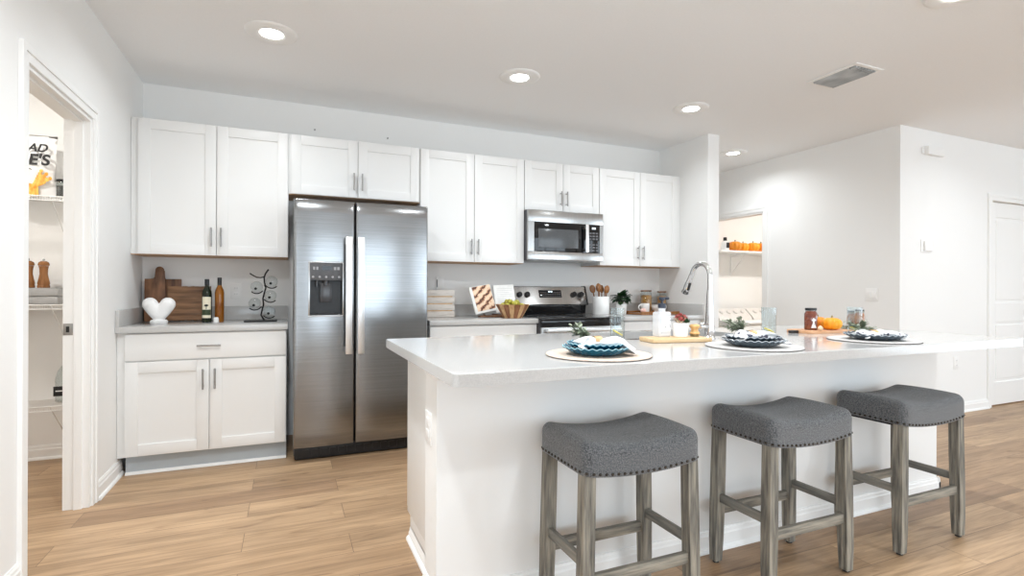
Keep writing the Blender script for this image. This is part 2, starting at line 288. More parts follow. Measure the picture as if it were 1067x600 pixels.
def tube(bm, pts, r, seg=10, cap=True):
    pts = [Vector(p) for p in pts]; n = len(pts)
    rs = r if isinstance(r, (list, tuple)) else [r]*n
    prev = None; rings = []
    for i, p in enumerate(pts):
        t = (pts[min(i+1, n-1)] - pts[max(i-1, 0)]).normalized()
        if prev is None:
            up = Vector((0, 0, 1)) if abs(t.z) < 0.9 else Vector((1, 0, 0))
            a = t.cross(up).normalized()
        else:
            a = (prev - t*prev.dot(t)).normalized()
        prev = a; b2 = t.cross(a)
        rings.append([bm.verts.new(p + (a*math.cos(2*PI*k/seg) + b2*math.sin(2*PI*k/seg))*rs[i]) for k in range(seg)])
    for i in range(n-1):
        for k in range(seg):
            bm.faces.new([rings[i][k], rings[i][(k+1) % seg], rings[i+1][(k+1) % seg], rings[i+1][k]])
    if cap:
        bm.faces.new(rings[0][::-1]); bm.faces.new(rings[-1])

def prism(bm, poly, a, b, axis='Y', bev=0.0):
    """poly in the two other axes; extruded from a to b along axis"""
    def P(u, v, w):
        return {'Y': (u, w, v), 'X': (w, u, v), 'Z': (u, v, w)}[axis]
    A = [bm.verts.new(P(u, v, a)) for u, v in poly]; B = [bm.verts.new(P(u, v, b)) for u, v in poly]
    fs = [bm.faces.new(A[::-1]), bm.faces.new(B)]
    n = len(poly)
    for i in range(n): fs.append(bm.faces.new([A[i], A[(i+1) % n], B[(i+1) % n], B[i]]))
    if bev:
        es = [e for e in set(fs[0].edges) | set(fs[1].edges)]
        bmesh.ops.bevel(bm, geom=es, offset=bev, segments=2, profile=0.6, affect='EDGES', clamp_overlap=True)

def rbox(bm, dims, r, n=(8, 8, 4), deform=None, M=Matrix()):
    t = bmesh.new(); bmesh.ops.create_cube(t, size=2.0)
    nmax = max(n)
    t.free(); t = bmesh.new()
    hx, hy, hz = dims[0]/2, dims[1]/2, dims[2]/2
    def coords(h, k):
        inner = [(-h + r) + (2*h - 2*r)*i/k for i in range(k+1)]
        e = [r*(1-math.tan(PI/4*(1-j/3))) for j in range(3)]
        return [-h + q for q in e] + inner + [h - q for q in e[::-1]]
    X, Y, Z = coords(hx, n[0]), coords(hy, n[1]), coords(hz, n[2])
    def place(p):
        q = Vector([max(-h+r, min(h-r, c)) for c, h in zip(p, (hx, hy, hz))])
        d = Vector(p) - q
        if d.length > 1e-9: p2 = q + d.normalized()*r if True else p
        else: p2 = q
        # keep flat faces flat
        if d.length > 1e-9: pass
        if deform: p2 = deform(Vector(p2))
        return M @ Vector(p2)
    cache = {}
    def V(i, j, k):
        key = (i, j, k)
        if key not in cache: cache[key] = bm.verts.new(place((X[i], Y[j], Z[k])))
        return cache[key]
    nx, ny, nz = len(X)-1, len(Y)-1, len(Z)-1
    for i in range(nx):
        for j in range(ny):
            bm.faces.new([V(i,j,0), V(i,j+1,0), V(i+1,j+1,0), V(i+1,j,0)]); bm.faces.new([V(i,j,nz), V(i+1,j,nz), V(i+1,j+1,nz), V(i,j+1,nz)])
    for i in range(nx):
        for k in range(nz):
            bm.faces.new([V(i,0,k), V(i+1,0,k), V(i+1,0,k+1), V(i,0,k+1)]); bm.faces.new([V(i,ny,k), V(i,ny,k+1), V(i+1,ny,k+1), V(i+1,ny,k)])
    for j in range(ny):
        for k in range(nz):
            bm.faces.new([V(0,j,k), V(0,j,k+1), V(0,j+1,k+1), V(0,j+1,k)]); bm.faces.new([V(nx,j,k), V(nx,j+1,k), V(nx,j+1,k+1), V(nx,j,k+1)])

def ball(bm, c, r, seg=14, sx=1, sy=1, sz=1, fn=None):
    n = max(6, seg//2+1)
    rings = []
    for i in range(n+1):
        th = PI*i/n
        if i in (0, n): rings.append([bm.verts.new((c[0], c[1], c[2] + (r*sz if i == 0 else -r*sz)*(1 if fn is None else fn(0, th))))])
        else:
            rings.append([bm.verts.new((c[0]+r*sx*math.sin(th)*math.cos(2*PI*k/seg)*(fn(2*PI*k/seg, th) if fn else 1),
                                        c[1]+r*sy*math.sin(th)*math.sin(2*PI*k/seg)*(fn(2*PI*k/seg, th) if fn else 1), c[2]+r*sz*math.cos(th)*(fn(2*PI*k/seg, th) if fn else 1))) for k in range(seg)])
    for i in range(n):
        A, B = rings[i], rings[i+1]
        for k in range(seg):
            k2 = (k+1) % seg
            if len(A) == 1: bm.faces.new([A[0], B[k], B[k2]])
            elif len(B) == 1: bm.faces.new([A[k], B[0], A[k2]])
            else: bm.faces.new([A[k], B[k], B[k2], A[k2]])

def leaf(bm, base, d, L, W, up=Vector((0, 0, 1)), bend=0.2, thick=0.0012):
    d = Vector(d).normalized(); s = d.cross(up)
    s = s.normalized() if s.length > 1e-3 else Vector((1, 0, 0))
    nrm = s.cross(d).normalized()
    top, bot = [], []
    pr = [(0, 0.12), (0.25, 0.75), (0.5, 1.0), (0.78, 0.72), (1.0, 0.05)]
    rows = []
    for t, wv in pr:
        c = Vector(base) + d*L*t + nrm*(-bend*L*t*t)
        rows.append([c - s*W/2*wv, c + nrm*(-0.08*W), c + s*W/2*wv])
    for off in (thick, -thick):
        vs = [[bm.verts.new(p + nrm*off) for p in r] for r in rows]
        for i in range(len(vs)-1):
            for j in range(2):
                q = [vs[i][j], vs[i][j+1], vs[i+1][j+1], vs[i+1][j]]
                bm.faces.new(q if off > 0 else q[::-1])

# ------------------------------------------------------------------ object helpers
def root_of(o):
    while o.parent: o = o.parent
    return o
def tag(o, label=None, cat=None, group=None, kind=None):
    if label: o['label'] = label
    if cat: o['category'] = cat
    if group: o['group'] = group
    if kind: o['kind'] = kind
    return o
def thing(name, label, cat, loc=(0, 0, 0), rotz=0.0, group=None):
    o = bpy.data.objects.new(name, None); C.objects.link(o); o.empty_display_size = 0.05
    o.location = loc; o.rotation_euler = (0, 0, rotz)
    return tag(o, label, cat, group)
def obj(name, bm, m, parent=None, local=False, smooth=True, origin=None, angle=0.6):
    """bm in world coordinates unless local; with a parent the mesh is shifted to the parent's root"""
    if parent is not None and not local:
        r = root_of(parent)
        Mi = (Matrix.Translation(r.location) @ Matrix.Rotation(r.rotation_euler.z, 4, 'Z')).inverted()
        bm.transform(Mi)
    if origin is not None and parent is None:
        bm.transform(Matrix.Translation(-Vector(origin)))
    bmesh.ops.recalc_face_normals(bm, faces=bm.faces[:])
    me = bpy.data.meshes.new(name); bm.to_mesh(me); bm.free()
    me.materials.append(m)
    if smooth:
        me.polygons.foreach_set('use_smooth', [True]*len(me.polygons))
        me.set_sharp_from_angle(angle=angle)
    o = bpy.data.objects.new(name, me); C.objects.link(o)
    if parent is not None: o.parent = parent
    elif origin is not None: o.location = origin
    return o
def copy_tree(o, parent=None):
    c = o.copy(); C.objects.link(c)
    if parent is not None: c.parent = parent
    for ch in list(o.children): copy_tree(ch, c)
    return c
def struct(name, bm, m, parent=None, smooth=False):
    o = obj(name, bm, m, parent, smooth=smooth)
    if parent is None: o['kind'] = 'structure'
    return o
def B(): return bmesh.new()
def bbox(name, a, b, m, parent, bev=0.0, local=False):
    bm = B(); box(bm, a, b, bev); return obj(name, bm, m, parent, local=local)
def text(name, s, size, M, m, parent, ext=0.0004, shear=0.0, bold=0.0, sx=1.0):
    cu = bpy.data.curves.new(name, 'FONT'); cu.body = s; cu.size = size; cu.extrude = ext; cu.shear = shear; cu.offset = bold
    cu.align_x = 'CENTER'; cu.align_y = 'CENTER'
    cu.materials.append(m)
    o = bpy.data.objects.new(name, cu); C.objects.link(o); o.parent = parent
    o.parent = None; bpy.context.view_layer.update()
    me = bpy.data.meshes.new_from_object(o.evaluated_get(bpy.context.evaluated_depsgraph_get()))
    me.transform(M @ Matrix.Diagonal((sx, 1, 1, 1))); bpy.data.objects.remove(o)
    k = bpy.data.objects.new(name, me); C.objects.link(k); k.parent = parent
    if not me.materials: me.materials.append(m)
    return k

# ================================================================== THE ROOM
T = 0.114
bm = B(); box(bm, (-1.6, REAR_Y-0.1, -0.1), (RIGHT_X+0.1, 2.2, 0)); struct('floor', bm, M_floor)
bm = B(); box(bm, (-1.6, REAR_Y-0.1, CEIL), (RIGHT_X+0.1, 2.2, CEIL+0.1)); struct('ceiling', bm, M_ceil)
# kitchen back wall
bm = B(); box(bm, (-1.5, 0, 0), (4.69, T, CEIL)); struct('wall_back', bm, M_wall)
# left wall with the pantry opening
PY0, PY1, PZ = -1.812, -1.055, 2.04
bm = B()
box(bm, (-T, PY1, 0), (0, 0, CEIL)); box(bm, (-T, PY0, PZ), (0, PY1, CEIL)); box(bm, (-T, LWIN[0][1], 0), (0, PY0, CEIL)); box(bm, (-T, REAR_Y, 0), (0, LWIN[0][0], CEIL))
box(bm, (-T, LWIN[0][0], 0), (0, LWIN[0][1], LWIN[0][2])); box(bm, (-T, LWIN[0][0], LWIN[0][3]), (0, LWIN[0][1], CEIL))
struct('wall_left', bm, M_wall)
bm = B(); box(bm, (-1.5, -2.3, 0), (-1.4, 0, CEIL)); struct('wall_pantry_left', bm, M_wall)
bm = B(); box(bm, (-1.4, -2.3, 0), (-T, -2.2, CEIL)); struct('wall_pantry_front', bm, M_wall)
# stub wall at the right end of the kitchen run
bm = B(); box(bm, (4.554, -0.69, 0), (4.69, 0, CEIL)); struct('wall_stub', bm, M_wall)
# hall behind the stub
bm = B(); box(bm, (4.554, T, 0), (4.69, 2.0, CEIL)); struct('wall_hall_left', bm, M_wall)
bm = B(); box(bm, (4.554, 2.0, 0), (6.014, 2.1, CEIL)); struct('wall_hall_back', bm, M_wall)
XA, YB = 5.90, -1.575
LY0, LY1, LZ = -0.135, 0.74, 2.04
bm = B()
box(bm, (XA, YB, 0), (XA+T, LY0, CEIL)); box(bm, (XA, LY0, LZ), (XA+T, LY1, CEIL)); box(bm, (XA, LY1, 0), (XA+T, 2.0, CEIL))
struct('wall_laundry_side', bm, M_wall)
DX0, DX1, DZ = 7.345, 8.16, 2.035
bm = B()
box(bm, (XA+T, YB, 0), (DX0-0.01, YB+T, CEIL)); box(bm, (DX0-0.01, YB, DZ+0.01), (DX1+0.01, YB+T, CEIL)); box(bm, (DX1+0.01, YB, 0), (RIGHT_X, YB+T, CEIL))
struct('wall_right_front', bm, M_wall)
bm = B(); box(bm, (XA+T, 0.95, 0), (8.6, 1.05, CEIL)); struct('wall_laundry_back', bm, M_wall)
bm = B(); box(bm, (8.5, YB+T, 0), (8.6, 0.95, CEIL)); struct('wall_laundry_right', bm, M_wall)
# rear wall and right wall with windows
def wall_with_openings(name, axis, at, t, lo, hi, ops):
    bm = B()
    def bx(u0, u1, z0, z1):
        if axis == 'X': box(bm, (u0, at, z0), (u1, at+t, z1))
        else: box(bm, (at, u0, z0), (at+t, u1, z1))
    cur = lo
    for (a, b, c, d) in ops:
        bx(cur, a, 0, CEIL)
        if c > 0: bx(a, b, 0, c)
        bx(a, b, d, CEIL); cur = b
    bx(cur, hi, 0, CEIL)
    struct(name, bm, M_wall)
wall_with_openings('wall_rear', 'X', REAR_Y-0.1, 0.1, -1.5, RIGHT_X+0.1, WIN)
wall_with_openings('wall_right', 'Y', RIGHT_X, 0.1, REAR_Y, YB+T, RWIN)
def window(n, axis, at, a, b, c, d):
    bm = B(); fw = 0.05
    def bx(u0, u1, z0, z1, o0=-0.02, o1=0.03):
        if axis == 'X': box(bm, (u0, at+o0, z0), (u1, at+o1, z1), 0.003)
        else: box(bm, (at+o0, u0, z0), (at+o1, u1, z1), 0.003)
    bx(a, b, d-fw, d); bx(a, b, c, c+fw); bx(a, a+fw, c+fw, d-fw); bx(b-fw, b, c+fw, d-fw)
    k = 3 if b-a > 3.6 else 2
    for i in range(1, k):
        u = a+(b-a)*i/k; bx(u-0.035, u+0.035, c+fw, d-fw)
    struct('window_%d' % n, bm, M_trim)
n = 1
for q in WIN: window(n, 'X', REAR_Y-0.04, *q); n += 1
for q in RWIN: window(n, 'Y', RIGHT_X+0.03, *q); n += 1

for q in LWIN: window(n, 'Y', -0.06, *q); n += 1

# baseboards: profile runs
def base_profile(h=0.095, t=0.014):
    return [(0, 0), (t+0.012, 0), (t+0.012, 0.006), (t+0.008, 0.014), (t, 0.019), (t, h-0.028), (t-0.004, h-0.022), (t-0.005, h-0.010), (t-0.009, h-0.004), (t-0.009, h), (0, h)]
def baseboard(name, axis, at, side, u0, u1, parent=None, h=0.095):
    """side: +1/-1 direction the board projects from the wall plane"""
    bm = B(); pr = [(at + side*p, z) for p, z in base_profile(h)]
    prism(bm, pr, u0, u1, axis='Y' if axis == 'Y' else 'X')
    if axis == 'Y': pass
    return struct(name, bm, M_trim, parent) if parent is None else obj(name, bm, M_trim, parent, smooth=False)
# axis 'Y': board runs along y on a wall of constant x ; axis 'X': runs along x on a wall of constant y
baseboard('baseboard_left', 'Y', 0.0, 1, -0.985, -0.535)
baseboard('baseboard_left_near', 'Y', 0.0, 1, LWIN[0][1]+0.07, -1.877)
baseboard('baseboard_pantry', 'X', 0.0, -1, -1.4, -T)
baseboard('baseboard_stub_end', 'X', -0.69, -1, 4.554, 4.69)
baseboard('baseboard_hall', 'Y', 4.69, 1, -0.69, 2.0)
baseboard('baseboard_laundry_side', 'Y', XA, -1, YB, -0.212)
baseboard('baseboard_right', 'X', YB, -1, XA, 7.27)
baseboard('baseboard_right_far', 'X', YB, -1, DX1+0.07, RIGHT_X)
baseboard('baseboard_laundry', 'X', 0.95, -1, XA+T, 8.5)

# door casings
def casing(bm, axis, at, side, a, b, z, w=0.066, t=0.017):
    """U-shaped casing around an opening a..b, head at z, on plane at"""
    def bx(u0, u1, z0, z1, tt):
        if axis == 'Y': box(bm, (at, u0, z0), (at+side*tt, u1, z1), 0.002)
        else: box(bm, (u0, at, z0), (u1, at+side*tt, z1), 0.002)
    for (o0, o1, tt) in ((0.0, 0.6, 0.011), (0.55, 1.0, t)):
        bx(a-w*o1, a-w*o0 + (0.0 if o0 else 0), 0, z+w*o1, tt)
        bx(b+w*o0, b+w*o1, 0, z+w*o1, tt)
        bx(a-w*o0, b+w*o0, z+w*o0, z+w*o1, tt)
bm = B(); casing(bm, 'Y', 0.0, 1, PY0, PY1, PZ); struct('trim_1', bm, M_trim)
bm = B(); casing(bm, 'Y', XA, -1, LY0, LY1, LZ); struct('trim_2', bm, M_trim)
bm = B(); casing(bm, 'X', YB, -1, DX0-0.01, DX1+0.01, DZ+0.01); struct('trim_3', bm, M_trim)
# pantry door frame: jambs, head, stop, strike plate
bm = B()
box(bm, (-T, PY1-0.018, 0), (0, PY1, PZ), 0.001); box(bm, (-T, PY0, 0), (0, PY0+0.018, PZ), 0.001); box(bm, (-T, PY0+0.018, PZ-0.018), (0, PY1-0.018, PZ), 0.001)
box(bm, (-0.066, PY1-0.030, 0), (-0.03, PY1-0.018, PZ-0.018), 0.001); box(bm, (-0.066, PY0+0.018, 0), (-0.03, PY0+0.030, PZ-0.018), 0.001); box(bm, (-0.066, PY0+0.03, PZ-0.030), (-0.03, PY1-0.03, PZ-0.018), 0.001)
d1 = struct('door_1', bm, M_trim)
bm = B(); box(bm, (-0.112, PY1-0.0205, 0.905), (-0.072, PY1-0.018, 0.965), 0.0005); sp = obj('strike_plate', bm, M_nickel, d1); sp['label'] = 'brushed nickel strike plate'
bm = B(); box(bm, (-0.100, PY1-0.0212, 0.92), (-0.086, PY1-0.0204, 0.95)); obj('latch_hole', bm, M_black, sp)
# laundry opening jamb
bm = B(); box(bm, (XA, LY0, 0), (XA+T, LY0+0.018, LZ), 0.001); box(bm, (XA, LY0, LZ-0.018), (XA+T, LY1, LZ), 0.001); box(bm, (XA, LY1-0.018, 0), (XA+T, LY1, LZ), 0.001); struct('door_3', bm, M_trim)
# closed two-panel door on the right
def panel_door():
    bm = B(); y = YB+0.02; x0, x1, z0, z1 = DX0, DX1, 0.012, DZ
    st = 0.115
    rails = [(z0, 0.235), (0.84, 1.03), (1.89, z1)]
    box(bm, (x0, y, z0), (x0+st, y+0.035, z1), 0.002); box(bm, (x1-st, y, z0), (x1, y+0.035, z1), 0.002)
    for a, b in rails: box(bm, (x0+st, y, a), (x1-st, y+0.035, b), 0.002)
    for a, b in ((0.235, 0.84), (1.03, 1.89)):
        box(bm, (x0+st, y+0.012, a), (x1-st, y+0.03, b)); box(bm, (x0+st+0.03, y+0.004, a+0.03), (x1-st-0.03, y+0.02, b-0.03), 0.006)
    d = struct('door_2', bm, M_trim)
    for z in (0.22, 1.04, 1.82):
        bm = B(); cyl(bm, (x0-0.006, y-0.006, z-0.045), 0.006, 0.09, 10); box(bm, (x0-0.012, y-0.001, z-0.045), (x0+0.016, y+0.003, z+0.045)); obj('hinge', bm, M_nickel, d)
    bm = B(); cyl(bm, (x1-0.06, y-0.045, 0.93), 0.026, 0.045, 16, 'Y', bev=0.005); obj('door_knob', bm, M_nickel, d)
    bm = B(); box(bm, (x0-0.01, YB, 0), (x0-0.0005, YB+T, DZ+0.01)); box(bm, (x1+0.0005, YB, 0), (x1+0.01, YB+T, DZ+0.01)); obj('jamb', bm, M_trim, d)
panel_door()

# ================================================================== CABINETS
Z0U, Z1U = 1.372, 2.275
def shaker(bm, x0, x1, z0, z1, yf, th=0.019, fr=0.068):
    """door or drawer front whose face is at y=yf (facing -y)"""
    yb = yf+th
    box(bm, (x0, yf, z0), (x0+fr, yb, z1), 0.0015); box(bm, (x1-fr, yf, z0), (x1, yb, z1), 0.0015)
    box(bm, (x0+fr, yf, z1-fr), (x1-fr, yb, z1), 0.0015); box(bm, (x0+fr, yf, z0), (x1-fr, yb, z0+fr), 0.0015)
    box(bm, (x0+fr-0.002, yf+0.009, z0+fr-0.002), (x1-fr+0.002, yb-0.002, z1-fr+0.002))
def pull(bm, c, L, axis):
    x, y, z = c
    if axis == 'Z':
        cyl(bm, (x, y-0.030, z-L/2), 0.0058, L, 12, 'Z', bev=0.001)
        for s in (-1, 1): cyl(bm, (x, y-0.030, z+s*L*0.36), 0.0045, 0.030, 10, 'Y')
    else:
        cyl(bm, (x-L/2, y-0.030, z), 0.0058, L, 12, 'X', bev=0.001)
        for s in (-1, 1): cyl(bm, (x+s*L*0.36, y-0.030, z), 0.0045, 0.030, 10, 'Y')
def cabinet(name, label, x0, x1, yf, z0, z1, doors=(), drawers=(), toe=False, group=None, under=False, yb=0.0, fx=None):
    t = thing(name, label, 'cabinet', ((x0+x1)/2, yb-0.002 if yb == 0 else yb, z0), group=group)
    bm = B(); cx0, cx1 = fx or (x0, x1)
    box(bm, (cx0, yf+0.020, z0 + (0.115 if toe else 0.004)), (cx1, yb-0.002, z1), 0.001)
    if toe: box(bm, (x0, yf+0.055, 0.002), (cx1, yf+0.075, 0.116))
    obj('body', bm, M_cab, t)
    if toe:
        bm = B(); box(bm, (x0, yf+0.050, 0.002), (cx1, yf+0.0549, 0.112)); k = obj('toe_kick', bm, M_toe, t); k['label'] = 'bluish white recessed toe kick, shade put into its colour'
        bm = B(); prism(bm, [(yf+0.050, 0.001), (yf+0.034, 0.001), (yf+0.035, 0.008), (yf+0.041, 0.015), (yf+0.050, 0.018)], x0, cx1, 'X'); obj('shoe_molding', bm, M_trim, t)
    if under:
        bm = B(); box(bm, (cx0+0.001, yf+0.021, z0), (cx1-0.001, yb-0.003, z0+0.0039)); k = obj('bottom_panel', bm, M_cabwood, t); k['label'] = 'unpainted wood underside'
    for (a, b, c, d, hx, hz) in doors:
        bm = B(); shaker(bm, a, b, c, d, yf); dr = obj('door', bm, M_cab, t, angle=0.5)
        bm = B(); pull(bm, (hx, yf, hz), 0.130, 'Z'); obj('handle', bm, M_nickel, dr)
    for (a, b, c, d) in drawers:
        bm = B(); box(bm, (a, yf, c), (b, yf+0.019, d), 0.002); dr = obj('drawer', bm, M_cab, t)
        bm = B(); pull(bm, ((a+b)/2, yf, (c+d)/2), 0.135, 'X'); obj('handle', bm, M_nickel, dr)
    return t
XS = [0.04, 0.954, 1.92, 2.834, 3.596, 4.51]
G = 0.0025
def two_doors(x0, x1, z0, z1, hz, inset=0.004):
    m = (x0+x1)/2
    return [(x0+inset, m-G, z0, z1, m-0.030, hz), (m+G, x1-inset, z0, z1, m+0.030, hz)]
UF = -0.335
uw = 'wall cabinets along the back wall'
cabinet('wall_cabinet', 'tall white two-door wall cabinet above the heart sculpture, next to the pantry doorway', XS[0], XS[1], UF, Z0U, Z1U, two_doors(XS[0], XS[1], Z0U+0.004, Z1U-0.003, 1.50), group=uw, under=True, fx=(0.002, XS[1]-0.0005))
cabinet('wall_cabinet', 'short white two-door wall cabinet directly above the refrigerator', XS[1], XS[2], UF, 1.838, Z1U, two_doors(XS[1]+0.012, XS[2]-0.006, 1.842, Z1U-0.003, 1.957), group=uw, under=True)
cabinet('wall_cabinet', 'tall white two-door wall cabinet between refrigerator and microwave', XS[2], XS[3], UF, Z0U, Z1U, two_doors(XS[2], XS[3], Z0U+0.004, Z1U-0.003, 1.50), group=uw, under=True, fx=(XS[2]+0.0005, XS[3]-0.0005))
cabinet('wall_cabinet', 'short white two-door wall cabinet directly above the microwave', XS[3], XS[4], UF, 1.838, Z1U, two_doors(XS[3], XS[4], 1.842, Z1U-0.003, 1.957), group=uw, under=True)
cabinet('wall_cabinet', 'tall white two-door wall cabinet right of the microwave', XS[4], XS[5], UF, Z0U, Z1U, two_doors(XS[4], XS[5], Z0U+0.004, Z1U-0.003, 1.50), group=uw, under=True, fx=(XS[4]+0.0005, 4.5525))

BF = -0.628
bw = 'base cabinets along the back wall'
def base_cab(label, x0, x1, fx=None):
    m = (x0+x1)/2
    return cabinet('base_cabinet', label, x0, x1, BF, 0, 0.8755, [(x0+0.004, m-G, 0.122, 0.696, m-0.033, 0.575), (m+G, x1-0.004, 0.122, 0.696, m+0.033, 0.575)],
                   [(x0+0.004, x1-0.004, 0.705, 0.868)], toe=True, group=bw, fx=fx)
base_cab('white base cabinet with one wide drawer over two doors, left of the refrigerator', 0.04, 0.945, fx=(0.002, 0.945))
base_cab('white base cabinet between the refrigerator and the range, mostly hidden by the island', 1.925, 2.818)
base_cab('white base cabinet right of the range against the stub wall', 3.6, 4.51, fx=(3.6, 4.5525))

# perimeter countertops with upstand
def counter(label, x0, x1, left=False, right=False, group='worktops along the back wall'):
    t = thing('countertop', label, 'countertop', ((x0+x1)/2, -0.02, 0.876), group=group)
    bm = B(); box(bm, (x0, -0.650, 0.876), (x1, -0.002, 0.914), 0.002); obj('slab', bm, M_quartz, t)
    bm = B(); box(bm, (x0+(0.0205 if left else 0), -0.021, 0.9142), (x1-(0.0205 if right else 0), -0.002, 1.015), 0.0015); obj('backsplash', bm, M_quartz, t)
    if left: bm = B(); box(bm, (x0, -0.648, 0.9142), (x0+0.019, -0.002, 1.015), 0.0015); obj('side_splash', bm, M_quartz, t)
    if right: bm = B(); box(bm, (x1-0.019, -0.648, 0.9142), (x1, -0.002, 1.015), 0.0015); obj('side_splash', bm, M_quartz, t)
counter('grey quartz countertop left of the refrigerator, carrying the heart sculpture', 0.002, 0.952, left=True)
counter('grey quartz countertop between refrigerator and range, carrying the slatted bowl', 1.922, 2.822)
counter('grey quartz countertop right of the range, carrying the utensil crock', 3.594, 4.552, right=True)

# ================================================================== ISLAND
IX0, IX1, IY0, IY1 = 1.377, 4.362, -3.060, -1.952
HWX0, HWX1, HWY0, HWY1 = 1.431, 4.345, -2.680, -2.520
isl = thing('kitchen_island', 'white kitchen island half wall with baseboard behind the three stools', 'kitchen island', (2.9, -2.6, 0))
bm = B(); box(bm, (HWX0, HWY0, 0), (HWX1, HWY1, 0.8755)); obj('half_wall', bm, M_wall, isl, smooth=False)
bm = B()
prism(bm, [(HWY0-p, z) for p, z in base_profile()], HWX0-0.014, HWX1+0.014, 'X')
prism(bm, [(HWX0-p, z) for p, z in base_profile()], HWY0-0.014, HWY1, 'Y')
prism(bm, [(HWX1+p, z) for p, z in base_profile()], HWY0-0.014, HWY1, 'Y')
obj('baseboard', bm, M_trim, isl, smooth=False)
bm = B(); box(bm, (HWX0-0.006, HWY0-0.006, 0.835), (HWX1+0.006, HWY0, 0.8755), 0.001); box(bm, (HWX0-0.006, HWY0, 0.835), (HWX0, HWY1, 0.8755), 0.001); obj('top_trim', bm, M_trim, isl)
bm = B(); box(bm, (HWX0-0.005, -2.615, 0.585), (HWX0, -2.535, 0.70), 0.0015); op = obj('outlet', bm, M_plastic, isl)
bm = B(); box(bm, (HWX0-0.0065, -2.592, 0.605), (HWX0-0.005, -2.558, 0.635), 0.0005); box(bm, (HWX0-0.0065, -2.592, 0.65), (HWX0-0.005, -2.558, 0.68), 0.0005); obj('socket', bm, M_plastic, op)
# island cabinets on the working side
def island_cab(label, x0, x1, end=None, sinkcab=False):
    t = thing('base_cabinet', label, 'cabinet', ((x0+x1)/2, -2.2, 0), group='island base cabinets facing the range')
    bm = B()
    box(bm, (x0, HWY1+0.001, 0.105), (x1, -1.995, 0.8755 if not sinkcab else 0.69), 0.001)
    if sinkcab: box(bm, (x0, -2.015, 0.69), (x1, -1.995, 0.8755)); box(bm, (x0, HWY1+0.001, 0.69), (x1, HWY1+0.02, 0.8755)); box(bm, (x0, HWY1+0.02, 0.69), (x0+0.018, -2.015, 0.8755)); box(bm, (x1-0.018, HWY1+0.02, 0.69), (x1, -2.015, 0.8755))
    box(bm, (x0, HWY1+0.001, 0.001), (x1, -2.06, 0.105))
    obj('body', bm, M_cab, t)
    m = (x0+x1)/2
    for (a, b) in ((x0+0.003, m-G), (m+G, x1-0.003)):
        bm = B(); t2 = B(); shaker(t2, a, b, 0.12, 0.868, 0); merge(bm, t2, Matrix.Translation((0, -1.975, 0)) @ Matrix.Scale(-1, 4, (0, 1, 0)))
        d = obj('door', bm, M_cab, t)
        bm = B(); t2 = B(); pull(t2, (m + (-0.03 if a < m-0.1 else 0.03), 0, 0.75), 0.13, 'Z'); merge(bm, t2, Matrix.Translation((0, -1.975, 0)) @ Matrix.Scale(-1, 4, (0, 1, 0)))
        obj('handle', bm, M_nickel, d)
    if end: 
        bm = B(); prism(bm, [(x0-p, z) for p, z in base_profile(0.06, 0.008)], HWY1, -2.06, 'Y'); obj('shoe_molding', bm, M_trim, t)
    return t
island_cab('white island base cabinet at the end nearest the refrigerator', 1.475, 2.35, end=True)
island_cab('white island base cabinet under the sink', 2.352, 3.32, sinkcab=True)
island_cab('white island base cabinet at the end nearest the laundry room', 3.322, 4.30)
# worktop with the sink cut out
SX0, SX1, SY0, SY1 = 2.44, 3.20, -2.42, -2.03
bm = B()
cr = 0.022
def rounded_rect(x0, x1, y0, y1, r, n=5):
    out = []
    for cx, cy, a0 in ((x1-r, y0+r, -PI/2), (x1-r, y1-r, 0), (x0+r, y1-r, PI/2), (x0+r, y0+r, PI)):
        for i in range(n+1): a = a0 + PI/2*i/n; out.append((cx+r*math.cos(a), cy+r*math.sin(a)))
    return out
outer = rounded_rect(IX0, IX1, IY0, IY1, cr); inner = rounded_rect(SX0, SX1, SY0, SY1, 0.03)
nn = len(outer); rr = {}
for key, ring, z in (('ot', outer, 0.914), ('ob', outer, 0.876), ('it', inner, 0.914), ('ib', inner, 0.876)):
    rr[key] = [bm.verts.new((x, y, z)) for x, y in ring]
for i in range(nn):
    j = (i+1) % nn
    bm.faces.new([rr['ot'][i], rr['ot'][j], rr['it'][j], rr['it'][i]]); bm.faces.new([rr['ob'][i], rr['ib'][i], rr['ib'][j], rr['ob'][j]])
    bm.faces.new([rr['ot'][i], rr['ob'][i], rr['ob'][j], rr['ot'][j]]); bm.faces.new([rr['it'][i], rr['it'][j], rr['ib'][j], rr['ib'][i]])
es = [e for e in bm.edges if all(abs(v.co.z-0.914) < 1e-6 for v in e.verts) and e.verts[0] in rr['ot'] and e.verts[1] in rr['ot']]
bmesh.ops.bevel(bm, geom=es, offset=0.003, segments=2, profile=0.6, affect='EDGES')
tag(obj('island_countertop', bm, M_quartz, smooth=False, origin=(2.9, -2.5, 0.876)), 'long pale quartz island countertop carrying placemats, faucet and pumpkins', 'countertop')
sk = thing('sink', 'stainless undermount sink set into the island behind the faucet', 'sink', ((SX0+SX1)/2, (SY0+SY1)/2, 0.70))
bm = B()
ri = rounded_rect(SX0+0.001, SX1-0.001, SY0+0.001, SY1-0.001, 0.03); ro = rounded_rect(SX0-0.002+0.003, SX1-0.001, SY0+0.001, SY1-0.001, 0.03)
r1 = [bm.verts.new((x, y, 0.8755)) for x, y in ri]; r2 = [bm.verts.new((x*0.98+(SX0+SX1)/2*0.02, y*0.98+(SY0+SY1)/2*0.02, 0.715)) for x, y in ri]
cv = bm.verts.new(((SX0+SX1)/2, (SY0+SY1)/2, 0.71))
for i in range(len(ri)):
    j = (i+1) % len(ri); bm.faces.new([r1[i], r1[j], r2[j], r2[i]]); bm.faces.new([r2[i], r2[j], cv])
so = obj('basin', bm, M_steel2, sk)
md = so.modifiers.new('thick', 'SOLIDIFY'); md.thickness = -0.0015
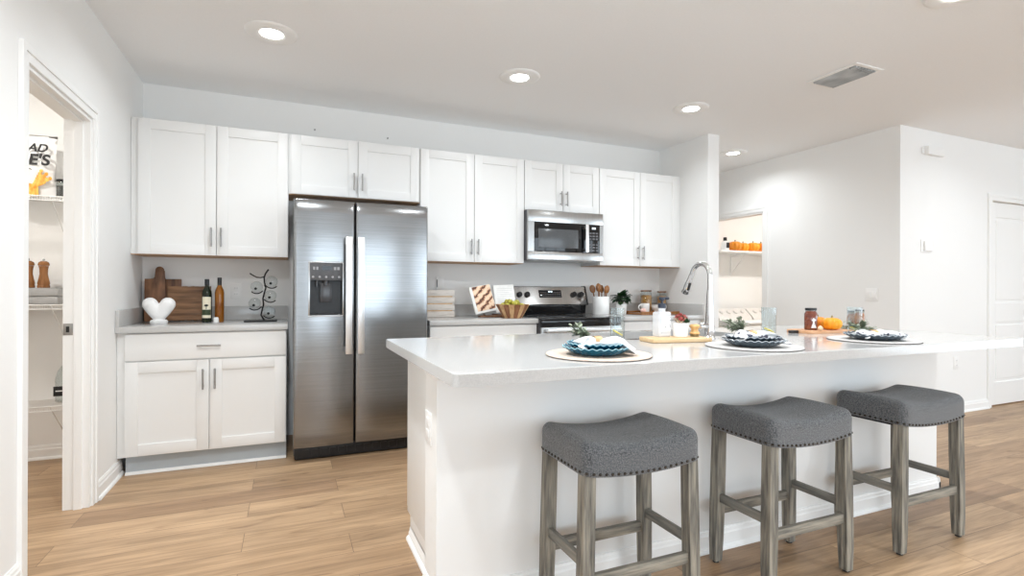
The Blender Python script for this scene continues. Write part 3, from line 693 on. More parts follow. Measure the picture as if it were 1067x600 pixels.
bm = B(); cyl(bm, ((SX0+SX1)/2, (SY0+SY1)/2, 0.711), 0.042, 0.005, 24, bev=0.001); obj('drain', bm, M_chrome, sk)

# ================================================================== REFRIGERATOR
fr = thing('refrigerator', 'tall stainless steel side-by-side refrigerator with water and ice dispenser', 'refrigerator', (1.43, -0.38, 0))
FX0, FX1, FYB, FYF, FZ0, FZ1 = 0.985, 1.880, -0.690, -0.762, 0.098, 1.742
bm = B(); box(bm, (FX0+0.004, -0.684, 0.03), (FX1-0.004, -0.03, 1.735), 0.006); k = obj('body', bm, M_darkgrey, fr); k['label'] = 'dark grey textured case'
bm = B(); box(bm, (FX0+0.01, -0.70, 0.008), (FX1-0.01, -0.66, 0.092), 0.004)
for i in range(14): box(bm, (FX0+0.06+i*0.057, -0.704, 0.03), (FX0+0.10+i*0.057, -0.7, 0.07))
obj('toe_grille', bm, M_black, fr)
bm = B()
for x in (FX0+0.04, FX1-0.08): box(bm, (x, -0.71, 1.7355), (x+0.04, -0.66, 1.752), 0.003)
obj('hinge_cover', bm, M_darkgrey, fr)
def door_shell(x0, x1, hole=None, bulge=0.010):
    bm = B(); xc, hw = (x0+x1)/2, (x1-x0)/2
    r = 0.012
    def yf(x):
        s = abs(x-xc)/hw
        y = FYF + bulge*s*s
        d = hw - abs(x-xc)
        if d < r: y += r - math.sqrt(max(0, r*r-(r-d)**2))
        return y
    xs = [x0, x0+0.0012, x0+0.004, x0+0.008, x0+0.012] + [x0+0.012+(x1-x0-0.024)*i/24 for i in range(1, 24)] + [x1-0.012, x1-0.008, x1-0.004, x1-0.0012, x1]
    zs = [FZ0, FZ0+0.0015, FZ0+0.006] + [FZ0+0.006+(FZ1-FZ0-0.012)*i/20 for i in range(1, 20)] + [FZ1-0.006, FZ1-0.0015, FZ1]
    if hole:
        hx0, hx1, hz0, hz1 = hole
        xs = sorted([x for x in xs if min(abs(x-hx0), abs(x-hx1)) > 0.006] + [hx0, hx1]); zs = sorted([z for z in zs if min(abs(z-hz0), abs(z-hz1)) > 0.01] + [hz0, hz1])
    def off(z):
        d = min(z-FZ0, FZ1-z); return 0 if d >= 0.006 else 0.006 - math.sqrt(max(0, 0.006**2-(0.006-d)**2))
    V = [[bm.verts.new((x, yf(x)+off(z), z)) for x in xs] for z in zs]
    for j in range(len(zs)-1):
        for i in range(len(xs)-1):
            if hole and xs[i] >= hx0-1e-6 and xs[i+1] <= hx1+1e-6 and zs[j] >= hz0-1e-6 and zs[j+1] <= hz1+1e-6: continue
            bm.faces.new([V[j][i], V[j][i+1], V[j+1][i+1], V[j+1][i]])
    # sides and back
    nz, nx = len(zs), len(xs)
    Bk = {}
    def bk(i, j):
        if (i, j) not in Bk: Bk[(i, j)] = bm.verts.new((xs[i], FYB, zs[j]))
        return Bk[(i, j)]
    for i in range(nx-1):
        bm.faces.new([V[0][i], bk(i, 0), bk(i+1, 0), V[0][i+1]]); bm.faces.new([V[-1][i], V[-1][i+1], bk(i+1, nz-1), bk(i, nz-1)])
    for j in range(nz-1):
        bm.faces.new([V[j][0], V[j+1][0], bk(0, j+1), bk(0, j)]); bm.faces.new([V[j][-1], bk(nx-1, j), bk(nx-1, j+1), V[j+1][-1]])
    bm.faces.new([bk(0, 0), bk(0, nz-1), bk(nx-1, nz-1), bk(nx-1, 0)]) if False else None
    for j in range(nz-1):
        bm.faces.new([bk(0, j), bk(0, j+1), bk(nx-1, j+1), bk(nx-1, j)])
    return bm
HOLE = (1.085, 1.292, 0.972, 1.322)
fd = obj('door', door_shell(FX0, 1.370, HOLE), M_steel, fr, angle=0.9); fd['label'] = 'narrow freezer door with dispenser'
fd2 = obj('door', door_shell(1.378, FX1), M_steel, fr, angle=0.9); fd2['label'] = 'wide fresh food door'
for (hx, dd) in ((1.3285, fd), (1.4205-0.013, fd2)):
    bm = B(); box(bm, (hx-0.0215, -0.826, 0.712), (hx+0.0215, -0.812, 1.498), 0.004)
    for z in (0.735, 1.475): box(bm, (hx-0.013, -0.813, z-0.02), (hx+0.013, FYF+0.008, z+0.02), 0.003)
    h = obj('handle', bm, M_handle_pol, dd)
hx0, hx1, hz0, hz1 = HOLE
bm = B()   # bezel
f = 0.010
box(bm, (hx0-f, FYF-0.004, hz0-f), (hx1+f, FYF+0.010, hz0+0.001), 0.002); box(bm, (hx0-f, FYF-0.004, hz1-0.001), (hx1+f, FYF+0.010, hz1+f), 0.002)
box(bm, (hx0-f, FYF-0.004, hz0), (hx0+0.001, FYF+0.010, hz1), 0.002); box(bm, (hx1-0.001, FYF-0.004, hz0), (hx1+f, FYF+0.010, hz1), 0.002)
dsp = obj('dispenser', bm, M_satin if False else M_steel2, fd)
bm = B()
box(bm, (hx0, FYB-0.006, hz0), (hx1, FYB-0.001, hz1)); box(bm, (hx0, FYF+0.010, hz0-0.001), (hx1, FYB-0.002, hz0+0.006)); box(bm, (hx0, FYF+0.010, hz1-0.01), (hx1, FYB-0.002, hz1))
box(bm, (hx0, FYF+0.010, hz0), (hx0+0.003, FYB-0.002, hz1)); box(bm, (hx1-0.003, FYF+0.010, hz0), (hx1, FYB-0.002, hz1))
box(bm, (hx0+0.06, FYF+0.02, hz0+0.006), (hx1-0.05, FYB-0.004, hz0+0.012), 0.002)
obj('dispenser_cavity', bm, M_black, fd)
bm = B(); box(bm, (hx0+0.001, FYF-0.002, 1.205), (hx1-0.001, FYF+0.02, hz1-0.001), 0.003); cp = obj('dispenser_panel', bm, M_darkgrey, fd)
bm = B(); box(bm, (1.16, FYF-0.0028, 1.272), (1.222, FYF-0.0019, 1.300)); obj('display', bm, M_blackglass, cp)
bm = B()
for i in range(5): cyl(bm, (1.105+i*0.041, FYF-0.0032, 1.228), 0.0075, 0.0015, 12, 'Y')
for i in range(2): box(bm, (1.105+i*0.020, FYF-0.0032, 1.275), (1.117+i*0.020, FYF-0.0019, 1.295)); box(bm, (1.235+i*0.022, FYF-0.0032, 1.275), (1.25+i*0.022, FYF-0.0019, 1.295))
obj('buttons', bm, mat('pale_button', (0.32, 0.32, 0.33), 0.4, noise=((30, 30, 30), (0.36, 0.36, 0.37), 0.3, 0.7, 1)), cp)
bm = B(); box(bm, (1.150, FYF+0.018, 1.060), (1.225, FYF+0.026, 1.185), 0.004); cyl(bm, (1.187, FYF+0.03, 1.17), 0.020, 0.035, 16, bev=0.003); cyl(bm, (1.13, FYF+0.035, 1.16), 0.010, 0.045, 12)
obj('dispenser_paddle', bm, mat('glossy_dark_paddle', (0.05, 0.05, 0.055), 0.15, noise=((30, 30, 30), (0.06, 0.06, 0.065), 0.3, 0.7, 1)), fd)
bm = B(); 
for i in range(9): box(bm, (hx0+0.055+i*0.012, FYF+0.014, hz0+0.0065), (hx0+0.061+i*0.012, FYB-0.002+0.004, hz0+0.0085))
obj('drip_tray', bm, M_darkgrey, fd)

# ================================================================== RANGE
rg = thing('range', 'stainless electric range with black glass cooktop and slanted rear control panel', 'range', (3.207, -0.34, 0))
RX0, RX1 = 2.826, 3.590
bm = B(); box(bm, (RX0, -0.655, 0.05), (RX1, -0.03, 0.898), 0.003); box(bm, (RX0+0.04, -0.60, 0.001), (RX1-0.04, -0.1, 0.05)); obj('body', bm, M_darkgrey, rg)
bm = B(); box(bm, (RX0-0.002, -0.690, 0.899), (RX1+0.002, -0.085, 0.916), 0.005); ck = obj('cooktop', bm, M_blackglass, rg)
bm = B()
for (x, y, r) in ((3.0, -0.24, 0.08), (3.42, -0.24, 0.10), (3.0, -0.52, 0.11), (3.42, -0.52, 0.08)):
    lathe(bm, [(r, 0.9161), (r+0.004, 0.9164), (r+0.008, 0.9161)], (x, y, 0), 40)
obj('burner_rings', bm, M_button, ck)
bm = B(); box(bm, (RX0+0.002, -0.692, 0.846), (RX1-0.002, -0.655, 0.898), 0.003); obj('front_trim', bm, M_blackglass, rg)
bm = B(); box(bm, (RX0+0.003, -0.69, 0.235), (RX1-0.003, -0.656, 0.843), 0.006); od = obj('oven_door', bm, M_steel2, rg)
bm = B(); box(bm, (RX0+0.10, -0.693, 0.33), (RX1-0.10, -0.6895, 0.70), 0.002); obj('window', bm, M_blackglass, od)
bm = B(); box(bm, (RX0+0.03, -0.752, 0.802), (RX1-0.03, -0.728, 0.832), 0.009, 3)
for x in (RX0+0.05, RX1-0.05): box(bm, (x-0.012, -0.735, 0.806), (x+0.012, -0.689, 0.828), 0.004)
obj('handle', bm, M_handle_pol, od)
bm = B(); box(bm, (RX0+0.003, -0.69, 0.06), (RX1-0.003, -0.656, 0.228), 0.005); obj('storage_drawer', bm, M_steel2, rg)
# back guard
bm = B(); prism(bm, [(-0.031, 0.917), (-0.095, 0.917), (-0.105, 1.0), (-0.145, 1.005), (-0.150, 1.012), (-0.100, 1.170), (-0.088, 1.178), (-0.031, 1.178)], RX0+0.006, RX1-0.006, 'X', bev=0.003)
gd = obj('control_panel', bm, M_steel2, rg)
bm = B()
for (a, b) in ((RX0-0.001, RX0+0.0055), (RX1-0.0055, RX1+0.001)):
    prism(bm, [(-0.030, 0.917), (-0.100, 0.917), (-0.112, 1.0), (-0.153, 1.003), (-0.156, 1.012), (-0.104, 1.174), (-0.090, 1.183), (-0.030, 1.183)], a, b, 'X', bev=0.001)
obj('end_cap', bm, M_black, gd)
bm = B(); prism(bm, [(-0.096, 0.918), (-0.104, 0.918), (-0.1125, 0.997), (-0.1045, 0.999)], RX0+0.008, RX1-0.008, 'X'); obj('lower_trim', bm, M_blackglass, gd)
# slanted face helper: position along the face by z
def facey(z): return -0.150 + (z-1.012)/(1.170-1.012)*0.050
tilt = math.atan2(0.050, 0.158)
def on_face(x, z, off=0.0): return Matrix.Translation((x, facey(z), z)) @ Matrix.Rotation(-tilt, 4, 'X') @ Matrix.Translation((0, -off, 0))
for x in (2.882, 2.960, 3.449, 3.527):
    bm = B(); t = B(); cyl(t, (0, -0.026, 0), 0.024, 0.026, 24, 'Y', r2=0.027, bev=0.003); box(t, (-0.004, -0.031, -0.022), (0.004, -0.024, 0.022), 0.001)
    merge(bm, t, on_face(x, 1.10)); obj('knob', bm, M_black, gd)
bm = B(); t = B(); box(t, (-0.118, -0.0015, -0.036), (0.118, 0.001, 0.036), 0.0006); merge(bm, t, on_face(3.20, 1.108)); dp = obj('display', bm, M_blackglass, gd)
bm = B(); t = B()
for i in range(9):
    for j in range(3):
        if 3 <= i <= 5 and j == 2: continue
        box(t, (-0.104+i*0.0245, -0.0022, -0.026+j*0.019), (-0.090+i*0.0245, -0.0014, -0.019+j*0.019))
merge(bm, t, on_face(3.20, 1.108)); obj('touch_keys', bm, M_button, dp)
bm = B(); t = B()
for x in (-0.018, -0.008, 0.006, 0.016): box(t, (x, -0.0023, 0.014), (x+0.0065, -0.0014, 0.028))
merge(bm, t, on_face(3.20, 1.108)); obj('digits', bm, M_digits, dp)

# ================================================================== MICROWAVE
mw = thing('microwave', 'stainless over-the-range microwave with black glass door and keypad', 'microwave', (3.2, -0.2, 1.40))
MX0, MX1, MZ0, MZ1, MF = 2.838, 3.592, 1.405, 1.8375, -0.405
bm = B(); box(bm, (MX0, -0.378, MZ0), (MX1, -0.003, MZ1-0.0005), 0.003); obj('body', bm, M_darkgrey, mw)
bm = B(); box(bm, (MX0+0.03, -0.36, MZ0-0.006), (MX1-0.03, -0.05, MZ0-0.0002), 0.002)
for i in range(16): box(bm, (MX0+0.20+i*0.022, -0.33, MZ0-0.008), (MX0+0.212+i*0.022, -0.27, MZ0-0.006))
obj('vent_grille', bm, M_greytray, mw)
bm = B()
wx0, wx1, wz0, wz1 = 2.895, 3.405, 1.478, 1.733
XE = 3.555
box(bm, (MX0, MF, wz1), (MX1, -0.379, MZ1-0.001), 0.004); box(bm, (MX0, MF, MZ0), (MX1, -0.379, wz0), 0.004)
box(bm, (MX0, MF, wz0), (wx0, -0.379, wz1), 0.0); box(bm, (XE, MF, wz0), (MX1, -0.379, wz1), 0.0)
obj('front_frame', bm, M_steel2, mw)
bm = B(); box(bm, (wx0, MF+0.004, wz0), (wx1+0.02, -0.379, wz1), 0.001); do = obj('door', bm, M_blackglass, mw)
bm = B(); box(bm, (wx0+0.042, MF+0.0025, wz0+0.035), (wx1-0.072, MF+0.0045, wz1-0.055), 0.001); obj('window', bm, M_greyglass, do)
bm = B(); box(bm, (3.392, MF-0.034, wz0+0.002), (3.424, MF-0.022, wz1-0.002), 0.006, 3)
for z in (wz0+0.025, wz1-0.025): box(bm, (3.399, MF-0.024, z-0.012), (3.417, MF+0.005, z+0.012), 0.002)
obj('handle', bm, M_handle_pol, do)
bm = B(); box(bm, (wx1+0.021, MF+0.003, wz0), (XE, -0.379, wz1), 0.001); kp = obj('keypad', bm, M_blackglass, mw)
bm = B()
for i in range(3):
    for j in range(7):
        if j == 3: continue
        box(bm, (3.446+i*0.034, MF+0.0015, wz0+0.016+j*0.026), (3.470+i*0.034, MF+0.0028, wz0+0.030+j*0.026))
obj('keys', bm, M_button, kp)
bm = B()
for x in (3.476, 3.485, 3.497, 3.506): box(bm, (x, MF+0.0015, wz1-0.040), (x+0.006, MF+0.0028, wz1-0.024))
obj('digits', bm, M_digits, kp)

# ================================================================== STOOLS
def make_stool(x, y, label):
    t = thing('bar_stool', label, 'stool', (x, y, 0), group='saddle bar stools at the island')
    hx, hy = 0.237, 0.160
    def dz(px, f):   # f 0 bottom, 1 top
        s = px/hx
        return (0.020 + (0.031-0.020)*f)*(s*s if s < 0.75 else 0.5625+(s-0.75)*1.5-(s-0.75)**2*1.2)
    def df(p):
        f = (p.z + 0.0425)/0.098
        s = abs(p.x)/hx
        q = p.copy(); q.z = p.z + 0.5895 + dz(p.x, max(0, min(1, f))) + (0.006*(1-(p.y/hy)**2) if f > 0.5 else 0)
        return q
    def dfc(p):
        p.z += 0.006
        if p.z < -0.0425: p.z = -0.0425
        return df(p)
    bm = B(); rbox(bm, (hx*2, hy*2, 0.134), 0.036, (20, 8, 4), lambda p: dfc(Vector((p.x, p.y, p.z - 0.0170))))
    # flat bottom skirt
    obj('seat', bm, M_fabric, t, local=True, angle=3.0)
    bm = B()
    def nail(px, py, nx, ny):
        z = 0.5895-0.0425+0.009+dz(px, 0.1)
        tt = B(); ball(tt, (0, 0, 0), 0.0066, 10, sz=0.8)
        merge(bm, tt, Matrix.Translation((px, py, z)))
    rc = 0.036; ex, ey = hx-0.0015, hy-0.0015
    per = []
    for (cx_, cy_, a0) in ((ex-rc, -ey+rc, -PI/2), (ex-rc, ey-rc, 0), (-ex+rc, ey-rc, PI/2), (-ex+rc, -ey+rc, PI)):
        for k in range(7): per.append((cx_+rc*math.cos(a0+PI/2*k/6), cy_+rc*math.sin(a0+PI/2*k/6)))
    per.append(per[0]); acc = 0.0; nxt = 0.0
    for (p, q) in zip(per, per[1:]):
        L0 = math.hypot(q[0]-p[0], q[1]-p[1])
        while nxt <= acc+L0:
            f_ = (nxt-acc)/L0 if L0 else 0; nail(p[0]+(q[0]-p[0])*f_, p[1]+(q[1]-p[1])*f_, 0, 0); nxt += 0.0232
        acc += L0
    obj('nailhead_trim', bm, M_nail, t, local=True)
    bm = B(); box(bm, (-hx+0.05, -hy+0.05, 0.5475), (hx-0.05, hy-0.05, 0.556), 0.002); obj('seat_frame', bm, M_black, t, local=True)
    def pos(sx, sy, z):
        f = 1 - z/0.56
        return (sx*(0.207+0.012*f), sy*(0.128+0.005*f))
    for sx in (-1, 1):
        for sy in (-1, 1):
            bm = B(); w0 = 0.0215
            lv = []
            for z in (0.010, 0.10, 0.25, 0.40, 0.572):
                cx, cy = pos(sx, sy, z); ww = w0 - (0.003 if z < 0.05 else 0)
                lv.append([bm.verts.new((cx+a*ww, cy+b*ww, z)) for a, b in ((-1,-1),(1,-1),(1,1),(-1,1))])
            for i in range(4):
                for k in range(4): bm.faces.new([lv[i][k], lv[i][(k+1)%4], lv[i+1][(k+1)%4], lv[i+1][k]])
            bm.faces.new(lv[0][::-1]); bm.faces.new(lv[-1])
            es = [e for e in bm.edges if abs(e.verts[0].co.z-e.verts[1].co.z) > 0.02]
            bmesh.ops.bevel(bm, geom=es, offset=0.002, segments=1, affect='EDGES')
            lg = obj('leg', bm, M_legwood, t, local=True)
            bm = B(); cx, cy = pos(sx, sy, 0); cyl(bm, (cx, cy, 0.001), 0.013, 0.010, 14); obj('glide', bm, M_rubber, lg, local=True)
    for sy, z in ((-1, 0.222), (1, 0.222)):
        cx, cy = pos(1, sy, z); bm = B(); box(bm, (-cx+0.020, cy-0.010, z-0.019), (cx-0.020, cy+0.010, z+0.019), 0.002); obj('footrest', bm, M_legwood_x, t, local=True)
    for sx in (-1, 1):
        z = 0.278; cx, cy = pos(sx, 1, z); bm = B(); box(bm, (cx-0.009, -cy+0.020, z-0.017), (cx+0.009, cy-0.020, z+0.017), 0.002); obj('side_stretcher', bm, M_legwood_y, t, local=True)
    return t
s0 = make_stool(2.037, -2.897, 'grey saddle-seat bar stool with weathered wood legs, leftmost, below the blush placemat')
for (x, lab) in ((2.843, 'grey saddle-seat bar stool with weathered wood legs, middle one of the row at the island'),
                 (3.632, 'grey saddle-seat bar stool with weathered wood legs, rightmost, nearest the island end by the hall')):
    s = copy_tree(s0); s.location = (x, -2.897, 0); s['label'] = lab

# ================================================================== CEILING FIXTURES
def downlight(x, y, label, visible=True):
    t = thing('recessed_light', label, 'ceiling light', (x, y, CEIL-0.014), group='recessed ceiling lights')
    bm = B(); lathe(bm, [(0.062, 0.006), (0.070, 0.002), (0.080, 0.0005), (0.125, 0.003), (0.138, 0.008), (0.140, 0.0135), (0.070, 0.0135)], (0, 0, 0), 48, closed=True)
    tr = obj('trim_ring', bm, M_trim, t, local=True, angle=1.0)
    bm = B(); lathe(bm, [(0, 0.0065), (0.0615, 0.0065), (0.0615, 0.013), (0, 0.013)], (0, 0, 0), 32); obj('lens', bm, M_lens, t, local=True)
    return t
dl = downlight(*DOWNLIGHTS[0], 'recessed round ceiling light nearest the pantry wall')
labs = ['recessed round ceiling light above the aisle, centre one of the row of three', 'recessed round ceiling light in front of the stub wall', 'small-looking recessed ceiling light in the hall beyond the stub wall',
        'recessed ceiling light cut off by the top edge of the photo', 'added unseen recessed light in front of the closed right door', 'added unseen recessed light beside the corner with the thermostat',
        'added unseen recessed light over the aisle left of the island', 'added unseen recessed light over the left part of the island', 'added unseen recessed light behind the camera, left of two', 'added unseen recessed light behind the camera, right of two']
for (x, y), lb in zip(DOWNLIGHTS[1:], labs):
    c = copy_tree(dl); c.location = (x, y, CEIL-0.014); c['label'] = lb
DW = {0: GM['kit'], 1: GM['kit'], 2: GM['kit'], 4: GM['front'], 3: GM['hall']*0.65, 5: GM['far']*0.5, 6: GM['far']*0.6, 7: GM['front']*2.1, 8: GM['front'], 9: GM['front'], 10: GM['front']}
for i, (x, y) in enumerate(DOWNLIGHTS):
    l = bpy.data.lights.new('downlight_glow', 'AREA'); l.shape = 'DISK'; l.size = 0.13; l.energy = DOWN_W*DW.get(i, 1.0); l.color = (0.90, 0.96, 1.0); l.spread = 2.7
    o = bpy.data.objects.new('downlight_glow', l); C.objects.link(o); o.location = (x, y, CEIL-0.018)
for (x, y, e) in ((-0.75, -1.1, 14), (7.0, -0.4, 24)):  # unseen lights added so the pantry and laundry are lit
    c = copy_tree(dl); c.location = (x, y, CEIL-0.014); c['label'] = 'added unseen recessed light inside the pantry' if x < 0 else 'added unseen recessed light inside the laundry room'
    l = bpy.data.lights.new('downlight_glow', 'AREA'); l.shape = 'DISK'; l.size = 0.13; l.energy = e*GM['room']; l.color = (1.0, 0.95, 0.89)
    o = bpy.data.objects.new('downlight_glow', l); C.objects.link(o); o.location = (x, y, CEIL-0.018)
# air vent
vt = thing('ceiling_vent', 'rectangular white ceiling air vent with angled grey louvres', 'vent', (4.42, -2.08, CEIL))
bm = B(); vx0, vx1, vy0, vy1, b_ = 4.285, 4.557, -2.257, -1.90, 0.028
for (a, c) in (((vx0, vy0), (vx1, vy0+b_)), ((vx0, vy1-b_), (vx1, vy1)), ((vx0, vy0+b_), (vx0+b_, vy1-b_)), ((vx1-b_, vy0+b_), (vx1, vy1-b_))):
    box(bm, (a[0], a[1], CEIL-0.008), (c[0], c[1], CEIL-0.0005), 0.002)
obj('frame', bm, M_trim, vt)
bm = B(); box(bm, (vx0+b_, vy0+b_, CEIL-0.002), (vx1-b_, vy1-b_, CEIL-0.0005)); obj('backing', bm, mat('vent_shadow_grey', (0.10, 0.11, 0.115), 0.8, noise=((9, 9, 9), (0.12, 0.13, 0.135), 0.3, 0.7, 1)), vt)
bm = B()
for i in range(9):
    x = vx0+b_+0.014+i*0.0235
    prism(bm, [(x-0.010, CEIL-0.003), (x+0.006, CEIL-0.017), (x+0.008, CEIL-0.016), (x-0.008, CEIL-0.002)], vy0+b_+0.045, vy1-b_, 'Y')
for i in range(7):
    x = vx0+b_+0.012+i*0.030
    box(bm, (x, vy0+b_, CEIL-0.016), (x+0.012, vy0+b_+0.040, CEIL-0.003), 0.001)
obj('louvres', bm, mat('louvre_grey', (0.36, 0.38, 0.39), 0.5, noise=((9, 9, 9), (0.58, 0.60, 0.61), 0.3, 0.7, 1)), vt)

# ================================================================== WALL FITTINGS
def wall_plate(name, label, cat, x, z, y, w_, h_, kind, group=None):
    t = thing(name, label, cat, (x, y, z), group=group)
    bm = B(); box(bm, (x-w_/2, y-0.006, z-h_/2), (x+w_/2, y-0.0005, z+h_/2), 0.002); obj('plate', bm, M_plastic, t)
    if kind == 'outlet':
        for s in (-1, 1):
            bm = B(); box(bm, (x-0.017, y-0.0075, z+s*0.022-0.014), (x+0.017, y-0.0055, z+s*0.022+0.014), 0.001); k = obj('socket', bm, M_trim, t)
            bm = B(); box(bm, (x-0.008, y-0.0080, z+s*0.022-0.004), (x-0.006, y-0.0073, z+s*0.022+0.006)); box(bm, (x+0.006, y-0.0080, z+s*0.022-0.004), (x+0.008, y-0.0073, z+s*0.022+0.006)); obj('slots', bm, M_vent, k)
    elif kind == 'rocker':
        n_ = 2 if w_ > 0.1 else 1
        for i in range(n_):
            cx = x + (i-(n_-1)/2)*0.046
            bm = B(); box(bm, (cx-0.0165, y-0.009, z-0.033), (cx+0.0165, y-0.0055, z+0.033), 0.002); obj('rocker', bm, M_trim, t)
    return t
wall_plate('wall_outlet', 'white wall outlet between the bottles and the branch stand', 'outlet', 0.592, 1.128, 0.0, 0.072, 0.116, 'outlet')
ws = wall_plate('wall_switch', 'white wall plate with a dark strip standing in for shadow, above the whitewashed crate', 'switch', 2.175, 1.20, 0.0, 0.072, 0.116, 'plain')
bm = B(); box(bm, (2.163-0.018, -0.012, 1.165), (2.163-0.010, -0.0055, 1.232), 0.001); obj('shadow_strip', bm, M_vent, ws)  # dark strip drawn in place of the outlet's shadow
wall_plate('wall_outlet', 'white outlet low on the right wall beside the closed door', 'outlet', 6.748, 0.472, YB, 0.075, 0.12, 'outlet')
th = thing('thermostat', 'square white thermostat with lit screen on the right wall', 'thermostat', (6.27, YB, 1.557))
bm = B(); box(bm, (6.195, YB-0.008, 1.500), (6.345, YB-0.0005, 1.612), 0.002); obj('plate', bm, M_plastic, th)
bm = B(); box(bm, (6.225, YB-0.024, 1.512), (6.335, YB-0.008, 1.600), 0.005); bb = obj('case', bm, M_plastic, th)
bm = B(); box(bm, (6.262, YB-0.0248, 1.522), (6.318, YB-0.0238, 1.590), 0.0004); obj('screen', bm, M_screen, bb)
al = thing('door_chime', 'small white rectangular chime box high on the right wall', 'chime', (6.355, YB, 2.418))
bm = B(); box(bm, (6.235, YB-0.045, 2.380), (6.475, YB-0.0005, 2.455), 0.006); obj('cover', bm, M_plastic, al)
bm = B(); box(bm, (6.20, YB-0.010, 2.388), (6.51, YB-0.001, 2.447), 0.002); obj('back_plate', bm, M_plastic, al)
sw = thing('wall_switch', 'white double rocker switch on the wall left of the corner', 'switch', (XA, -1.335, 1.113))
bm = B(); box(bm, (XA-0.006, -1.392, 1.055), (XA-0.0005, -1.278, 1.171), 0.002); obj('plate', bm, M_plastic, sw)
for yy in (-1.358, -1.312):
    bm = B(); box(bm, (XA-0.010, yy-0.0165, 1.080), (XA-0.0055, yy+0.0165, 1.146), 0.002); obj('rocker', bm, M_trim, sw)
for x, lb in ((1.145, 'tiny dark screw head in the wall above the cabinet over the refrigerator, left one'), (1.720, 'tiny dark screw head in the wall above the cabinet over the refrigerator, right one')):
    bm = B(); cyl(bm, (x, -0.008, 2.416), 0.007, 0.0085, 12, 'Y'); tag(obj('wall_screw', bm, M_nickel, origin=(x, 0, 2.416)), lb, 'screw', 'screws above the cabinets')

# ================================================================== COUNTER LEFT: boards, heart, bottles, branch stand
CT = 0.9145
def rot_about(o, p, M):  # helper for leaning things : returns matrix
    return Matrix.Translation(p) @ M @ Matrix.Translation(-Vector(p))
def lean(bm, y0, ang): bm.transform(rot_about(None, (0, y0, CT), Matrix.Rotation(ang, 4, 'X')))
bm = B(); box(bm, (0.024, -0.075, CT), (0.245, -0.055, CT+0.300), 0.004); lean(bm, -0.055, -0.09)
tag(obj('cutting_board', bm, M_walnut, origin=(0.13, -0.07, CT)), 'dark rectangular wooden cutting board leaning at the back in the corner', 'cutting board', 'wooden boards in the corner')
bm = B()
pts = [(0.034, CT), (0.150, CT), (0.158, CT+0.10), (0.158, CT+0.292), (0.150, CT+0.300)]
hp = [(0.146, CT+0.312), (0.143, CT+0.36)] + [(0.118+0.026*math.cos(a), CT+0.362+0.026*math.sin(a)) for a in [PI*i/8 for i in range(9)]] + [(0.092, CT+0.312), (0.085, CT+0.300), (0.030, CT+0.300)]
prism(bm, pts+hp, -0.118, -0.100, 'Y', bev=0.003); lean(bm, -0.100, -0.10)
pb = obj('paddle_board', bm, M_walnut, origin=(0.1, -0.11, CT)); tag(pb, 'wooden paddle board with a rounded handle standing in front of the dark board', 'cutting board', 'wooden boards in the corner')
bm = B()
pts = []
for i in range(25):
    t_ = i/24; pts.append((0.165+0.27*t_, CT+0.004+0.004*math.cos(t_*PI*2*7)))
for i in range(13):
    t_ = i/12; pts.append((0.435-0.27*t_, CT+0.247+0.003*math.cos(t_*PI*2*5)))
prism(bm, pts, -0.098, -0.080, 'Y', bev=0.002)
for i in range(4): box(bm, (0.17, -0.101, CT+0.035+i*0.055), (0.43, -0.098, CT+0.062+i*0.055), 0.001)
lean(bm, -0.080, -0.09)
tag(obj('serving_board', bm, M_walnut_h, origin=(0.3, -0.09, CT)), 'horizontal grooved brown serving board with scalloped edge behind the bottles', 'serving board', 'wooden boards in the corner')
# heart sculpture
ht = thing('heart_sculpture', 'white marble heart sculpture on a small round plinth', 'sculpture', (0.176, -0.40, CT))
bm = B()
for sx in (-1, 1):
    pts_ = []; rs_ = []
    for k in range(13):
        f = k/12; pts_.append((sx*(0.004+0.045*f**0.85), 0, 0.062+0.066*f)); rs_.append(0.042+0.003*f)
    tube(bm, pts_, rs_, 20); ball(bm, pts_[-1], 0.0455, 20); ball(bm, pts_[0], 0.0425, 20)
bm.transform(Matrix.Diagonal((1, 0.8, 1, 1)))
hm = obj('heart', bm, M_marble, ht, local=True, angle=3.1)
q = hm.modifiers.new('remesh', 'REMESH'); q.mode = 'VOXEL'; q.voxel_size = 0.004; q.use_smooth_shade = True
q = hm.modifiers.new('soften', 'SMOOTH'); q.factor = 0.8; q.iterations = 8
bm = B(); lathe(bm, [(0, 0), (0.046, 0), (0.050, 0.006), (0.050, 0.018), (0.044, 0.026), (0.030, 0.032), (0, 0.032)], (0, 0, 0), 32); obj('plinth', bm, M_marble, ht, local=True)
